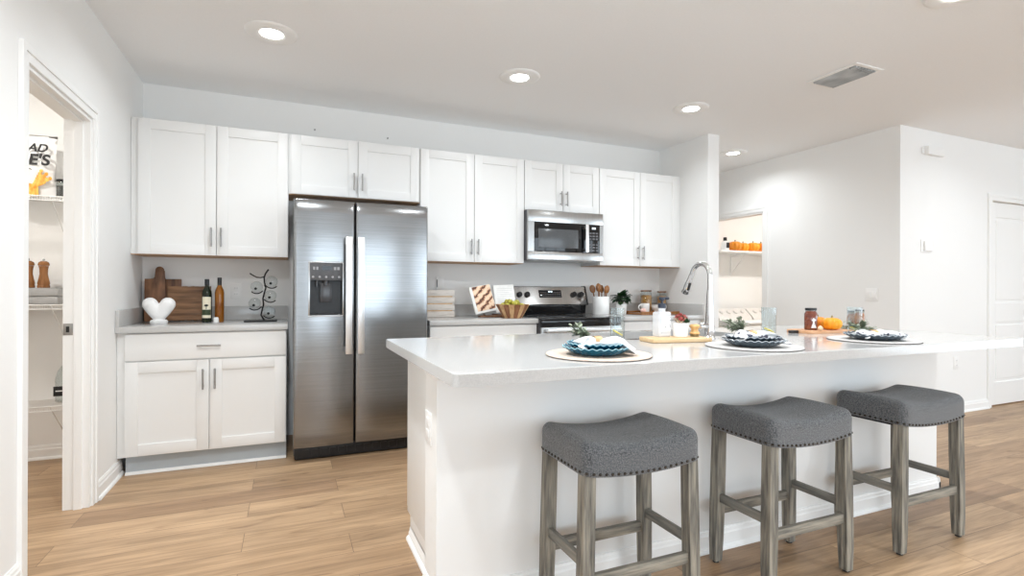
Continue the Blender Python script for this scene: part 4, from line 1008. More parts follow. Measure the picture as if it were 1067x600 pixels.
# bottles
def bottle(name, label, x, y, R_, H, m, capm, labelm=None, square=False, cap_h=0.04):
    t = thing(name, label, 'bottle', (x, y, CT), group='oil and vinegar bottles')
    bm = B(); sh = H*0.66
    pr = [(0, 0), (R_*0.92, 0), (R_, 0.006), (R_, sh), (R_*0.9, sh+0.018), (R_*0.5, sh+0.045), (R_*0.40, sh+0.06), (R_*0.38, H-0.01), (0, H-0.01)]
    lathe(bm, pr, (0, 0, 0), 4 if False else 28); obj('glass', bm, m, t, local=True, angle=0.9)
    bm = B(); lathe(bm, [(R_*0.44, H-cap_h), (R_*0.46, H-cap_h), (R_*0.46, H), (0, H)], (0, 0, 0), 20); obj('cap', bm, capm, t, local=True)
    if labelm:
        def arc(r, z0, z1, a0, a1, mm, nm, par):
            bm = B(); n_ = 14; A = [[bm.verts.new((r*math.cos(a0+(a1-a0)*i/n_), r*math.sin(a0+(a1-a0)*i/n_), z)) for i in range(n_+1)] for z in (z0, z1)]
            for i in range(n_): bm.faces.new([A[0][i], A[0][i+1], A[1][i+1], A[1][i]])
            return obj(nm, bm, mm, par, local=True)
        lb = arc(R_+0.0008, 0.03, 0.175, -PI/2-0.95, -PI/2+0.95, labelm, 'label', t)
        arc(R_+0.0012, 0.05, 0.088, -PI/2-0.9, -PI/2+0.9, M_labelgreen, 'label_band', lb)
        bm = B(); ball(bm, (0, -(R_+0.0012), 0.117), 0.013, 12, sy=0.08, sz=0.6); box(bm, (-0.002, -R_-0.0018, 0.090), (0.002, -R_-0.0008, 0.112)); obj('tree_emblem', bm, M_ink, lb, local=True)
    return t
bottle('oil_bottle', 'dark olive oil bottle with a cream label and tree emblem', 0.437, -0.30, 0.031, 0.298, M_darkglass, M_black, M_label)
bottle('vinegar_bottle', 'amber vinegar bottle with a black cap, unlabelled, right of the dark bottle', 0.512, -0.285, 0.029, 0.310, M_amber, M_black, None, cap_h=0.075)
bm = B(); lathe(bm, [(0, 0), (0.016, 0), (0.018, 0.004), (0.016, 0.03), (0.011, 0.036), (0, 0.038)], (0.500, -0.36, CT), 18)
tag(obj('salt_shaker', bm, M_white, origin=(0.5, -0.36, CT)), 'tiny white shaker standing in front of the amber bottle', 'shaker')
# branch stand with glass globes
st = thing('branch_stand', 'black metal branch stand holding round glass globes with dark centres', 'decoration', (0.79, -0.36, CT))
YS = -0.36
bm = B(); box(bm, (0.672, YS-0.045, CT), (0.882, YS+0.045, CT+0.010), 0.003); obj('base', bm, M_blackiron, st)
bm = B()
trunk = [(0.800, 0.922), (0.778, 0.962), (0.786, 1.0), (0.794, 1.035), (0.790, 1.078), (0.798, 1.115), (0.808, 1.153), (0.800, 1.19), (0.797, 1.227), (0.806, 1.255), (0.825, 1.285)]
tube(bm, [(x, YS, z) for x, z in trunk], [0.007]+[0.0055]*9+[0.006], 8)
def arm(pts): tube(bm, [(x, YS, z) for x, z in pts], 0.0042, 8)
arm([(0.797, 1.232), (0.775, 1.226), (0.750, 1.228), (0.728, 1.240), (0.706, 1.256)])
CL = [(0.750, 1.160), (0.846, 1.198), (0.838, 1.098), (0.738, 1.044), (0.832, 0.985)]
for (cx, cz) in CL:
    side = -1 if cx < 0.79 else 1
    arm([(0.790+0.006*side, cz-0.028)] + [(cx+0.047*math.cos(a), cz+0.047*math.sin(a)) for a in ([-0.6-PI/2*k/4*0.9 for k in range(0, 6)] if side < 0 else [-PI+0.6+PI/2*k/4*0.9 for k in range(0, 6)])])
obj('branches', bm, M_blackiron, st)
for (cx, cz) in CL:
    bm = B(); ball(bm, (cx, YS, cz), 0.040, 20, sy=0.6); g = obj('globe', bm, M_glass, st, angle=3)
    bm = B(); ball(bm, (cx-0.006, YS-0.0275, cz-0.012), 0.0095, 12, sy=0.6); obj('dark_centre', bm, M_blackiron, g)

# ================================================================== COUNTER MIDDLE: crate, cookbook, bowl
cr_ = thing('slatted_crate', 'whitewashed slatted wooden crate beside the refrigerator', 'crate', (2.1, -0.17, CT))
for i in range(4):
    bm = B(); box(bm, (1.945, -0.245, CT+0.001+i*0.0585), (2.235, -0.230, CT+0.051+i*0.0585), 0.002); box(bm, (1.945, -0.095, CT+0.001+i*0.0585), (2.235, -0.080, CT+0.051+i*0.0585), 0.002)
    box(bm, (1.945, -0.230, CT+0.001+i*0.0585), (1.960, -0.095, CT+0.051+i*0.0585), 0.002); box(bm, (2.220, -0.230, CT+0.001+i*0.0585), (2.235, -0.095, CT+0.051+i*0.0585), 0.002)
    obj('slat', bm, M_whitewash, cr_)
bm = B(); box(bm, (1.962, -0.2298, CT+0.002), (2.218, -0.0955, CT+0.226)); k = obj('inner_box', bm, M_oak_v, cr_); k['label'] = 'orange-brown wood showing through the gaps'
bm = B()
for i in (1, 2, 3): box(bm, (1.962, -0.243, CT+0.0515+(i-1)*0.0585), (2.218, -0.2301, CT+0.0590+(i-1)*0.0585))
k = obj('gap_strips', bm, M_oak_v, cr_)
# cookbook on its stand
cb = thing('cookbook', 'open cookbook with a bread photograph propped on the counter', 'book', (2.56, -0.22, CT))
def page(bm, w0, w1, z0, z1, th):
    box(bm, (w0, -th, z0), (w1, 0, z1), 0.0008)
tiltb = Matrix.Rotation(-0.26, 4, 'X')
Mleft = Matrix.Translation((2.600, -0.27, CT+0.054)) @ Matrix.Rotation(0.12, 4, 'Z') @ tiltb @ Matrix.Rotation(-0.17, 4, 'Y')
Mright = Matrix.Translation((2.600, -0.268, CT+0.030)) @ Matrix.Rotation(-0.10, 4, 'Z') @ tiltb @ Matrix.Rotation(-0.05, 4, 'Y')
bm = B(); t = B(); page(t, -0.205, 0, 0, 0.235, 0.012); merge(bm, t, Mleft); t = B(); page(t, 0, 0.185, 0, 0.245, 0.010); merge(bm, t, Mright); obj('pages', bm, M_paper, cb)
bm = B(); t = B(); box(t, (-0.180, -0.0132, 0.018), (-0.004, -0.0121, 0.232)); merge(bm, t, Mleft); obj('bread_photograph', bm, M_bread, cb)
bm = B(); t = B()
for j in range(11): box(t, (0.025, -0.0108, 0.04+j*0.017), (0.17-0.03*(j % 3 == 2), -0.0101, 0.0425+j*0.017))
merge(bm, t, Mright); obj('text_lines', bm, mat('faint_grey_print', (0.55, 0.55, 0.55), 0.7, noise=((9, 9, 9), (0.6, 0.6, 0.6), 0.3, 0.7, 1)), cb)
bs = thing('book_stand', 'dark wooden easel stand under the open cookbook', 'book stand', (2.56, -0.22, CT))
bm = B(); box(bm, (2.44, -0.315, CT), (2.72, -0.255, CT+0.012), 0.003); obj('ledge', bm, M_walnut, bs)
bm = B(); tube(bm, [(2.50, -0.262, CT+0.013), (2.54, -0.125, CT+0.013)], 0.006, 8); tube(bm, [(2.66, -0.262, CT+0.013), (2.62, -0.125, CT+0.013)], 0.006, 8); obj('rear_strut', bm, M_walnut, bs)
# slatted bowl
bw_ = thing('slatted_bowl', 'flared wooden bowl of alternating light and dark slats', 'bowl', (2.655, -0.50, CT))
n = 18
for par in (0, 1):
    bm = B()
    for i in range(n):
        if i % 2 != par: continue
        a = 2*PI*(i+0.2)/n; hw = PI/n*0.93
        def P3(r, aa, z): return (r*math.cos(aa), r*math.sin(aa), z)
        r0, r1_ = 0.078, 0.142; z0_, z1_ = 0.0, 0.112
        q = [P3(r0, a-hw, z0_), P3(r0, a+hw, z0_), P3(r1_, a+hw, z1_), P3(r1_, a-hw, z1_)]
        q2 = [P3(r0-0.009, a-hw, z0_), P3(r0-0.009, a+hw, z0_), P3(r1_-0.009, a+hw, z1_), P3(r1_-0.009, a-hw, z1_)]
        v = [bm.verts.new(p) for p in q+q2]
        for f in [(0,1,2,3),(7,6,5,4),(0,4,5,1),(1,5,6,2),(2,6,7,3),(3,7,4,0)]: bm.faces.new([v[k] for k in f])
    o = obj('light_slats' if par == 0 else 'dark_slats', bm, M_oak_v if par == 0 else M_redwood, bw_, local=True, smooth=False)
bm = B(); cyl(bm, (0, 0, 0.001), 0.070, 0.012, 32); obj('bottom', bm, M_redwood, bw_, local=True)
fruit0 = None
for i, (dx, dy, dz_) in enumerate([(-0.065, -0.045, 0.098), (-0.01, -0.06, 0.118), (0.03, -0.02, 0.125), (-0.04, 0.02, 0.128), (0.062, -0.05, 0.098), (0.01, 0.05, 0.120), (-0.07, 0.04, 0.100), (0.07, 0.03, 0.102), (0.0, -0.01, 0.070), (-0.035, -0.02, 0.132)]):
    if fruit0 is None:
        fruit0 = thing('green_fruit', 'yellow-green figs heaped in the slatted bowl', 'fruit', (2.655+dx, -0.50+dy, CT+dz_), group='green fruit in the slatted bowl')
        bm = B(); ball(bm, (0, 0, 0), 0.0242, 16, sz=0.92, fn=lambda a, th: 1+0.25*max(0, math.cos(th))**6); obj('skin', bm, M_fruit, fruit0, local=True, angle=3)
        bm = B(); tube(bm, [(0, 0, 0.025), (0.002, 0, 0.035)], 0.0025, 6); obj('stem', bm, M_stem, fruit0, local=True)
    else:
        c = copy_tree(fruit0); c.location = (2.655+dx, -0.50+dy, CT+dz_); c.rotation_euler = (random.uniform(-.9, .9), random.uniform(-.9, .9), random.uniform(0, 6))

# ================================================================== COUNTER RIGHT: crock, plant, tray group
ck_ = thing('utensil_crock', 'white ceramic crock holding wooden spoons right of the range', 'crock', (3.690, -0.22, CT))
bm = B(); lathe(bm, [(0, 0), (0.076, 0), (0.080, 0.004), (0.080, 0.166), (0.077, 0.170), (0.073, 0.166), (0.073, 0.008), (0, 0.008)], (0, 0, 0), 40); obj('pot', bm, M_white, ck_, local=True, angle=0.8)
sp0 = None
for i, (a, tl, L, lab) in enumerate([(2.6, 0.30, 0.275, 'wooden spoon leaning furthest left in the crock'), (1.6, 0.10, 0.285, 'broad wooden spoon near the middle of the crock'), (5.4, 0.16, 0.265, 'wooden spoon leaning towards the viewer in the crock'), (0.75, 0.20, 0.270, 'wooden spoon leaning right in the crock'), (3.6, 0.18, 0.280, 'wooden spoon at the back left of the crock'), (0.0, 0.30, 0.262, 'wooden spoon leaning furthest right in the crock')]):
    if sp0 is None:
        bm = B(); tube(bm, [(0, 0, 0), (0, 0, 0.12), (0, 0, 0.20)], [0.006, 0.005, 0.006], 8); ball(bm, (0, 0, 0.235), 0.030, 16, sx=0.95, sy=0.28, sz=1.35)
        sp0 = obj('wooden_spoon', bm, M_copperwood, origin=(0, 0, 0)); s = sp0
    else:
        s = sp0.copy(); C.objects.link(s)
    tag(s, lab, 'spoon', 'wooden spoons in the crock')
    s.location = (3.690+0.03*math.cos(a), -0.22+0.03*math.sin(a), CT+0.012)
    s.rotation_euler = (-math.sin(a)*tl*0.8, math.cos(a)*tl*0.8, 0.25*(i-2)); s.scale = (1, 1, L/0.275)
pp = thing('potted_plant', 'dark-leaved little plant in a white pot beside the utensil crock', 'plant', (3.895, -0.26, CT))
bm = B(); lathe(bm, [(0, 0), (0.045, 0), (0.052, 0.10), (0.048, 0.10), (0.043, 0.09), (0, 0.09)], (0, 0, 0), 28); obj('pot', bm, M_white, pp, local=True)
bm = B()
for i in range(52):
    a = random.uniform(0, 2*PI); e = random.uniform(-0.1, 1.4); d = Vector((math.cos(a)*math.cos(e), math.sin(a)*math.cos(e), math.sin(e)))
    leaf(bm, (d.x*0.035, d.y*0.035, 0.115+0.05*random.random()+d.z*0.03), d, random.uniform(0.05, 0.07), 0.052, bend=0.5)
obj('leaves', bm, M_darkleaf, pp, local=True)
bm = B()
for i in range(6): a = i*1.05; tube(bm, [(0, 0, 0.08), (0.02*math.cos(a), 0.02*math.sin(a), 0.12), (0.045*math.cos(a), 0.045*math.sin(a), 0.16)], 0.003, 6)
obj('stem', bm, M_darkleaf, pp, local=True)

tr_ = thing('wooden_tray', 'low wooden tray on the counter below the right wall cabinet', 'tray', (4.18, -0.34, CT))
bm = B(); box(bm, (3.97, -0.47, CT), (4.42, -0.20, CT+0.016), 0.004); obj('board', bm, M_copperwood, tr_)
bm = B()
for y in (-0.47, -0.212): box(bm, (3.97, y, CT+0.016), (4.42, y+0.012, CT+0.030), 0.003)
obj('rim', bm, M_copperwood, tr_)
def canister(label, x, y, r, h, fill, fh, z=CT, lidm=None, name='glass_canister', group='glass canisters at the right end of the counter', cat='jar', lid_h=0.014, base_z=0.0):
    t = thing(name, label, cat, (x, y, z), group=group)
    bm = B(); lathe(bm, [(0, 0), (r*0.96, 0), (r, 0.004), (r, h*0.9), (r*0.86, h*0.97), (r*0.86, h), (r*0.82, h), (r*0.82, h*0.96), (r*0.95, h*0.88), (r*0.95, 0.006), (0, 0.006)], (0, 0, 0), 28); obj('glass', bm, M_glass, t, local=True, angle=0.9)
    bm = B(); lathe(bm, [(0, 0.0065), (r*0.93, 0.0065), (r*0.93, fh), (0, fh+0.002)], (0, 0, 0), 24); obj('contents', bm, fill, t, local=True)
    bm = B(); lathe(bm, [(0, h+0.0005), (r*0.93, h+0.0005), (r*0.95, h+0.004), (r*0.95, h+lid_h), (r*0.9, h+lid_h+0.002), (0, h+lid_h+0.002)], (0, 0, 0), 28); obj('lid', bm, lidm or M_walnut, t, local=True)
    return t
canister('tall glass canister of golden pasta with a dark lid, left of the two', 4.285, -0.13, 0.058, 0.215, M_pasta, 0.18)
canister('glass canister of golden pasta with a dark lid beside the right side splash', 4.480, -0.13, 0.048, 0.205, M_pasta, 0.17)
# mug with handle
mg = thing('white_mug', 'white mug with a large loop handle on the wooden tray', 'mug', (4.15, -0.29, CT+0.017))
bm = B(); lathe(bm, [(0, 0), (0.034, 0), (0.040, 0.01), (0.044, 0.085), (0.041, 0.085), (0.036, 0.012), (0, 0.010)], (0, 0, 0), 28); obj('cup', bm, M_white, mg, local=True)
bm = B(); tube(bm, [(-0.038, 0, 0.075)] + [(-0.042-0.035*math.sin(PI*k/8), 0, 0.048+0.027*math.cos(PI*k/8)) for k in range(1, 8)] + [(-0.036, 0, 0.02)], 0.0055, 8); obj('handle', bm, M_white, mg, local=True)
for i, (lab) in enumerate(('white ceramic bowl at the bottom of the stack on the tray', 'white ceramic bowl nested on top of the stack on the tray')):
    if i == 0:
        bm = B(); lathe(bm, [(0, 0), (0.038, 0), (0.040, 0.004), (0.066, 0.030), (0.074, 0.052), (0.071, 0.053), (0.062, 0.032), (0.036, 0.008), (0, 0.007)], (0, 0, 0), 32); b0 = obj('ceramic_bowl', bm, M_white, origin=(0, 0, 0)); o = b0
    else: o = b0.copy(); C.objects.link(o)
    o.location = (4.285, -0.33, CT+0.017+i*0.016); tag(o, lab, 'bowl', 'white bowls on the tray')
bm = B(); ball(bm, (0, 0, 0.022), 0.026, 18, sz=0.85); o = obj('pink_candle', bm, M_pink, origin=(0, 0, 0)); o.location = (4.045, -0.40, CT+0.0165); tag(o, 'small rounded pink candle at the left end of the tray', 'candle')

# ================================================================== ISLAND TABLE SETTINGS
IZ = 0.9143
def placemat(label, x, y, m):
    t = thing('placemat', label, 'placemat', (x, y, IZ), group='round placemats on the island')
    bm = B(); lathe(bm, [(0, 0.0022), (0.188, 0.0022), (0.190, 0.004), (0.188, 0.0062), (0, 0.0062)], (0, 0, 0), 72); obj('top', bm, m, t, local=True)
    bm = B(); lathe(bm, [(0, 0), (0.1885, 0), (0.190, 0.001), (0.189, 0.0021), (0, 0.0021)], (0, 0, 0), 72); obj('backing', bm, M_matedge, t, local=True)
placemat('round blush woven placemat under the teal plates', 1.985, -2.845, M_matpink)
placemat('round grey placemat in the middle of the island', 2.745, -2.845, M_matgrey)
placemat('round grey placemat nearest the pumpkins and hall', 3.520, -2.845, M_matgrey)
def plate_mesh(R_, nsc, h):
    def rip(a, r, z, i):
        k = (r/R_)**6
        return r*(1+0.016*k*math.cos(nsc*a)), 0.0026*k*math.cos(nsc*a)
    bm = B()
    pr = [(0, 0), (R_*0.58, 0), (R_*0.62, 0.002), (R_*0.82, h*0.45), (R_*0.93, h*0.8), (R_*1.0, h), (R_*0.985, h+0.0035), (R_*0.90, h*0.8+0.005), (R_*0.80, h*0.45+0.006), (R_*0.6, 0.0065), (0, 0.0055)]
    lathe(bm, pr, (0, 0, 0), 168, ripple=rip)
    return bm
def plate(label, x, y, z, R_, h, m, m2, group):
    t = thing('scalloped_plate', label, 'plate', (x, y, z), group=group)
    obj('dish', plate_mesh(R_, 28, h), m, t, local=True, angle=1.2)
    bm = B()
    pts = []
    for k in range(168):
        a = 2*PI*k/168; r = R_*0.993*(1+0.016*math.cos(28*a)); pts.append((r*math.cos(a), r*math.sin(a), h+0.0025+0.0026*math.cos(28*a)))
    tube(bm, pts+[pts[0]], 0.0014, 6, cap=False); k_ = obj('glazed_rim', bm, m2, t, local=True); k_['label'] = 'paler rippled rim'
    return t
pg = 'scalloped plates on the island placemats'
PZ0 = IZ+0.0068
plate('large teal scalloped plate directly on the blush placemat', 1.965, -2.865, PZ0, 0.120, 0.026, M_teal, M_teal2, pg)
plate('smaller teal scalloped plate stacked on the large teal plate', 1.967, -2.862, PZ0+0.0185, 0.104, 0.020, M_teal, M_teal2, pg)
plate('large slate blue scalloped plate on the middle placemat', 2.722, -2.865, PZ0, 0.122, 0.026, M_navy, M_navy2, pg)
plate('smaller slate blue scalloped plate stacked on the middle setting', 2.724, -2.862, PZ0+0.0185, 0.106, 0.020, M_navy, M_navy2, pg)
plate('slate blue scalloped plate on the placemat nearest the hall', 3.500, -2.865, PZ0, 0.125, 0.024, M_navy, M_navy2, pg)
def napkin(label, ringlab, x, y, z, rz, m, droop, seed, sprig, rl=0.0, ll=0.075, lr=0.12):
    rnd = random.Random(seed)
    t = thing('napkin', label, 'napkin', (x, y, z), rz, group='cloth napkins on the plates')
    bm = B(); nu, nv = 40, 28
    rows = []
    ph = [rnd.uniform(0, 6) for _ in range(4)]
    for i in range(nu+1):
        s = -1 + 2*i/nu
        L_ = ll if s < 0 else lr
        px = s*L_
        wdt = 0.015 + 0.052*abs(s)**0.8 * (1.0 if s > 0 else 0.85)
        hgt = 0.0125 + 0.010*math.sin(min(1, abs(s)*1.4)*PI/2)
        row = []
        for j in range(nv):
            a = 2*PI*j/nv
            f = 1 + 0.26*abs(s)**0.7*math.sin(4*a+ph[0]+2*s) + 0.14*math.sin(7*a+ph[1]-3*s)*abs(s)
            yy = wdt*math.cos(a)*f; zz = hgt*math.sin(a)*f + 0.016
            dr = 0
            if s > 0.45: dr = droop*((s-0.45)/0.55)**1.4
            zz = zz*(1-0.45*max(0, abs(s)-0.7)/0.3) - dr
            floorz = -dr*0.98
            zz = max(zz, floorz)
            row.append(bm.verts.new((px + 0.012*math.sin(3*a+ph[2])*abs(s), yy + (0.012*math.sin(5*s+ph[3])), zz)))
        rows.append(row)
    for i in range(nu):
        for j in range(nv): bm.faces.new([rows[i][j], rows[i][(j+1) % nv], rows[i+1][(j+1) % nv], rows[i+1][j]])
    # close ends with a fold inwards
    for row, sg in ((rows[0], 1), (rows[-1], -1)):
        c = Vector((0, 0, 0))
        for v in row: c += v.co
        c /= len(row); cv_ = bm.verts.new(c + Vector((sg*0.02, 0, 0)))
        for j in range(nv): bm.faces.new([row[j], row[(j+1) % nv], cv_])
    obj('cloth', bm, m, t, local=True, angle=2.0)
    ca, sa = math.cos(rz), math.sin(rz)
    r = thing('napkin_ring', ringlab, 'napkin ring', (x, y, z), rz, group='wooden napkin rings')
    bm = B(); pr = [(0.0180, -0.013), (0.0200, -0.010), (0.0200, 0.010), (0.0180, 0.013), (0.0165, 0.010), (0.0165, -0.010)]
    tt = B(); lathe(tt, pr, (0, 0, 0), 28, closed=True); merge(bm, tt, Matrix.Translation((0, 0, 0.0190)) @ Matrix.Rotation(PI/2, 4, 'Y')); obj('band', bm, M_oak_v, r, local=True)
    if sprig:
        g = thing('herb_sprig', sprig, 'sprig', (x, y, z), rz, group='sage sprigs on the napkins')
        bm = B()
        bs_ = Vector((-0.02, 0.035, 0.034))
        for k in range(9):
            a = rnd.uniform(2.0, 4.4); e = rnd.uniform(0.15, 0.9); d = Vector((math.cos(a)*math.cos(e), math.sin(a)*math.cos(e)*0.8+0.3, math.sin(e)))
            L2 = rnd.uniform(0.05, 0.078)
            for q in range(14):
                b_2 = bs_ + d*L2*(q+1)/14; dd = (d + Vector((rnd.uniform(-1, 1), rnd.uniform(-1, 1), rnd.uniform(-.6, 1)))*0.9)
                leaf(bm, b_2, dd, rnd.uniform(0.014, 0.024), 0.0115, bend=0.3, thick=0.0006)
            tube(bm, [bs_, bs_+d*L2], 0.0011, 5)
        obj('leaves', bm, M_leaf, g, local=True)
        bm = B(); tube(bm, [bs_ + Vector((0.035, -0.012, 0.004)), bs_], 0.0018, 6); obj('stem', bm, M_stem, g, local=True)
napkin('white cloth napkin in a wooden ring drooping over the teal plates', 'wooden napkin ring on the white napkin over the teal plates', 1.962, -2.880, PZ0+0.0262, -0.30, M_napkin, 0.024, 3, 'sage green herb sprig lying behind the napkin on the teal plates')
napkin('spotted white napkin in a wooden ring on the middle slate plates', 'wooden napkin ring on the middle setting', 2.705, -2.880, PZ0+0.0262, -0.30, M_napkin2, 0.012, 5, 'sage green herb sprig on the middle setting', lr=0.105)
napkin('spotted white napkin in a wooden ring on the plate nearest the hall', 'wooden napkin ring on the setting nearest the hall', 3.475, -2.880, PZ0+0.0075, -0.30, M_napkin2, 0.006, 9, 'sage green herb sprig on the setting nearest the hall', lr=0.105)
# tumblers with lemon
def tumbler(label, x, y, lemlab):
    t = thing('tumbler', label, 'glass', (x, y, IZ), group='clear tumblers on the island')
    r, h = 0.036, 0.150
    bm = B(); lathe(bm, [(0, 0), (r*0.9, 0), (r*0.93, 0.003), (r, h), (r-0.002, h), (r*0.93-0.002, 0.010), (0, 0.009)], (0, 0, 0), 40); obj('glass', bm, M_glass, t, local=True, angle=0.9)
    l = thing('lemon_slice', lemlab, 'lemon slice', (x, y, IZ), group='lemon slices in the tumblers')
    bm = B(); tt = B(); cyl(tt, (0, 0, -0.003), 0.026, 0.006, 24, bev=0.001); merge(bm, tt, Matrix.Translation((0.0, -0.002, 0.034)) @ Matrix.Rotation(0.45, 4, 'Y') @ Matrix.Rotation(0.25, 4, 'X')); obj('rind', bm, M_lemon, l, local=True)
    bm = B(); tt = B(); cyl(tt, (0, 0, -0.0034), 0.022, 0.0068, 24); merge(bm, tt, Matrix.Translation((0.0, -0.002, 0.034)) @ Matrix.Rotation(0.45, 4, 'Y') @ Matrix.Rotation(0.25, 4, 'X')); obj('flesh', bm, mat('lemon_flesh', (0.92, 0.80, 0.30), 0.4, noise=((90, 90, 90), (0.95, 0.88, 0.5), 0.3, 0.7, 2)), l, local=True)
tumbler('clear tumbler behind the teal setting', 2.385, -2.385, 'lemon slice in the tumbler behind the teal setting')
tumbler('clear tumbler between the middle setting and the jam board', 3.185, -2.545, 'lemon slice in the tumbler right of the middle setting')
tumbler('clear tumbler in front of the amber jars, right of the pumpkins', 3.690, -2.645, 'lemon slice in the tumbler right of the pumpkins')
# soap tray
A_T = -0.15
st_ = thing('soap_tray', 'pale wooden tray beside the faucet holding soap and succulent', 'tray', (2.592, -2.545, IZ), A_T)
bm = B(); box(bm, (-0.150, -0.065, 0), (0.150, 0.065, 0.020), 0.006, 3); obj('board', bm, M_oak, st_, local=True)
bm = B(); box(bm, (-0.120, -0.045, 0.0203), (0.120, 0.045, 0.0213), 0.0004); obj('felt_liner', bm, M_oak, st_, local=True)
SZ = IZ+0.0218
so_ = thing('soap_bottle', 'clear square soap bottle with a black pump on the pale tray', 'soap bottle', (2.535, -2.520, SZ))
bm = B(); rbox(bm, (0.070, 0.055, 0.115), 0.010, (3, 3, 4), None, Matrix.Translation((0, 0, 0.0575))); cyl(bm, (0, 0, 0.113), 0.016, 0.018, 20); obj('bottle', bm, mat('soap_clear', (0.80, 0.82, 0.86), 0.05, alpha=0.5, noise=((20, 20, 20), (0.85, 0.87, 0.9), 0.3, 0.7, 1)), so_, local=True, angle=0.9)
bm = B(); box(bm, (-0.026, -0.0288, 0.025), (0.026, -0.0280, 0.095)); obj('label', bm, M_labelwhite, so_, local=True)
bm = B(); cyl(bm, (0, 0, 0.131), 0.018, 0.022, 20, bev=0.002); cyl(bm, (0, 0, 0.153), 0.006, 0.018, 12); rbox(bm, (0.050, 0.018, 0.012), 0.005, (3, 2, 2), None, Matrix.Translation((0.012, 0, 0.176))); cyl(bm, (0, 0, 0.166), 0.013, 0.016, 16, bev=0.002); obj('pump', bm, mat('navy_black_pump', (0.012, 0.018, 0.035), 0.3, noise=((9, 9, 9), (0.016, 0.022, 0.04), 0.3, 0.7, 1)), so_, local=True)
sc_ = thing('potted_succulent', 'red and green succulent in a small white pot on the pale tray', 'plant', (2.613, -2.555, SZ))
bm = B(); lathe(bm, [(0, 0), (0.030, 0), (0.033, 0.003), (0.037, 0.064), (0.034, 0.064), (0.031, 0.056), (0, 0.056)], (0, 0, 0), 32); obj('pot', bm, M_white, sc_, local=True)
for nm, mm, sd, cnt in (('red_rosettes', M_redleaf, 1, 4), ('green_rosettes', M_darkleaf, 2, 4), ('pale_blooms', M_garlic, 3, 3)):
    rn = random.Random(sd); bm = B()
    for c_ in range(cnt):
        a0 = rn.uniform(0, 2*PI); rr_ = rn.uniform(0.006, 0.030); cx, cy, cz = rr_*math.cos(a0), rr_*math.sin(a0), 0.062+0.02*rn.random()+(0.008 if sd == 1 else 0)
        for k in range(14):
            a = k*2.4; e = 0.15+0.09*k; d = Vector((math.cos(a)*math.cos(e), math.sin(a)*math.cos(e), math.sin(e)))
            leaf(bm, (cx, cy, cz), d, 0.022, 0.014, bend=-0.25, thick=0.0014)
    obj(nm, bm, mm, sc_, local=True)
br_ = thing('scrub_brush', 'short wooden scrub brush standing at the right end of the pale tray', 'brush', (2.683, -2.570, SZ))
bm = B(); lathe(bm, [(0, 0.012), (0.022, 0.012), (0.024, 0.016), (0.016, 0.026), (0.015, 0.034), (0.023, 0.044), (0.024, 0.050), (0.018, 0.056), (0, 0.057)], (0, 0, 0), 28); obj('handle', bm, mat('honey_wood', (0.62, 0.36, 0.13), 0.4, noise=((50, 50, 9), (0.74, 0.48, 0.22), 0.3, 0.7, 4)), br_, local=True, angle=1.0)
bm = B(); lathe(bm, [(0, 0), (0.018, 0), (0.020, 0.012), (0, 0.012)], (0, 0, 0), 24); obj('bristles', bm, M_stem, br_, local=True)
# faucet
fc = thing('faucet', 'tall chrome gooseneck pull-down faucet on the island', 'faucet', (2.848, -2.492, IZ))
bm = B(); lathe(bm, [(0, 0), (0.028, 0), (0.028, 0.005), (0.025, 0.008), (0.0235, 0.05), (0.021, 0.09), (0.0165, 0.19), (0.0145, 0.235), (0, 0.235)], (0, 0, 0), 32); obj('body', bm, M_chrome, fc, local=True, angle=0.9)
R2 = 0.060
arc = [(0, 0, 0.23), (0, 0, 0.29)] + [(0, R2-R2*math.cos(a), 0.308+R2*math.sin(a)) for a in [PI*k/16 for k in range(0, 15)]]
dx_ = Vector((0, arc[-1][1]-arc[-2][1], arc[-1][2]-arc[-2][2])).normalized()
arc.append(tuple(Vector(arc[-1])+dx_*0.02))
bm = B(); tube(bm, arc, 0.0125, 18); obj('spout', bm, M_chrome, fc, local=True, angle=1.0)
e0 = Vector(arc[-1])
bm = B(); tube(bm, [e0-dx_*0.002, e0+dx_*0.02, e0+dx_*0.07, e0+dx_*0.105, e0+dx_*0.108], [0.0135, 0.0145, 0.0185, 0.0195, 0.016], 20); sh = obj('spray_head', bm, M_chrome, fc, local=True, angle=1.0)
bm = B(); tt = B(); rbox(tt, (0.014, 0.010, 0.044), 0.004, (2, 2, 3)); pc = e0+dx_*0.066
merge(bm, tt, Matrix.Translation(pc + Vector((-0.004, 0, 0)) + Vector((0.0, -0.0165, -0.001))) @ Matrix.Rotation(0.35, 4, 'X')); obj('spray_button', bm, M_black, sh, local=True)
bm = B(); cyl(bm, (-0.045, 0, 0.060), 0.0165, 0.035, 20, 'X', bev=0.003); ball(bm, (-0.055, 0, 0.060), 0.0195, 18, sx=0.8); tube(bm, [(-0.062, 0, 0.060), (-0.080, 0.004, 0.062), (-0.105, 0.010, 0.066)], [0.009, 0.0065, 0.006], 12); obj('lever', bm, M_chrome, fc, local=True)
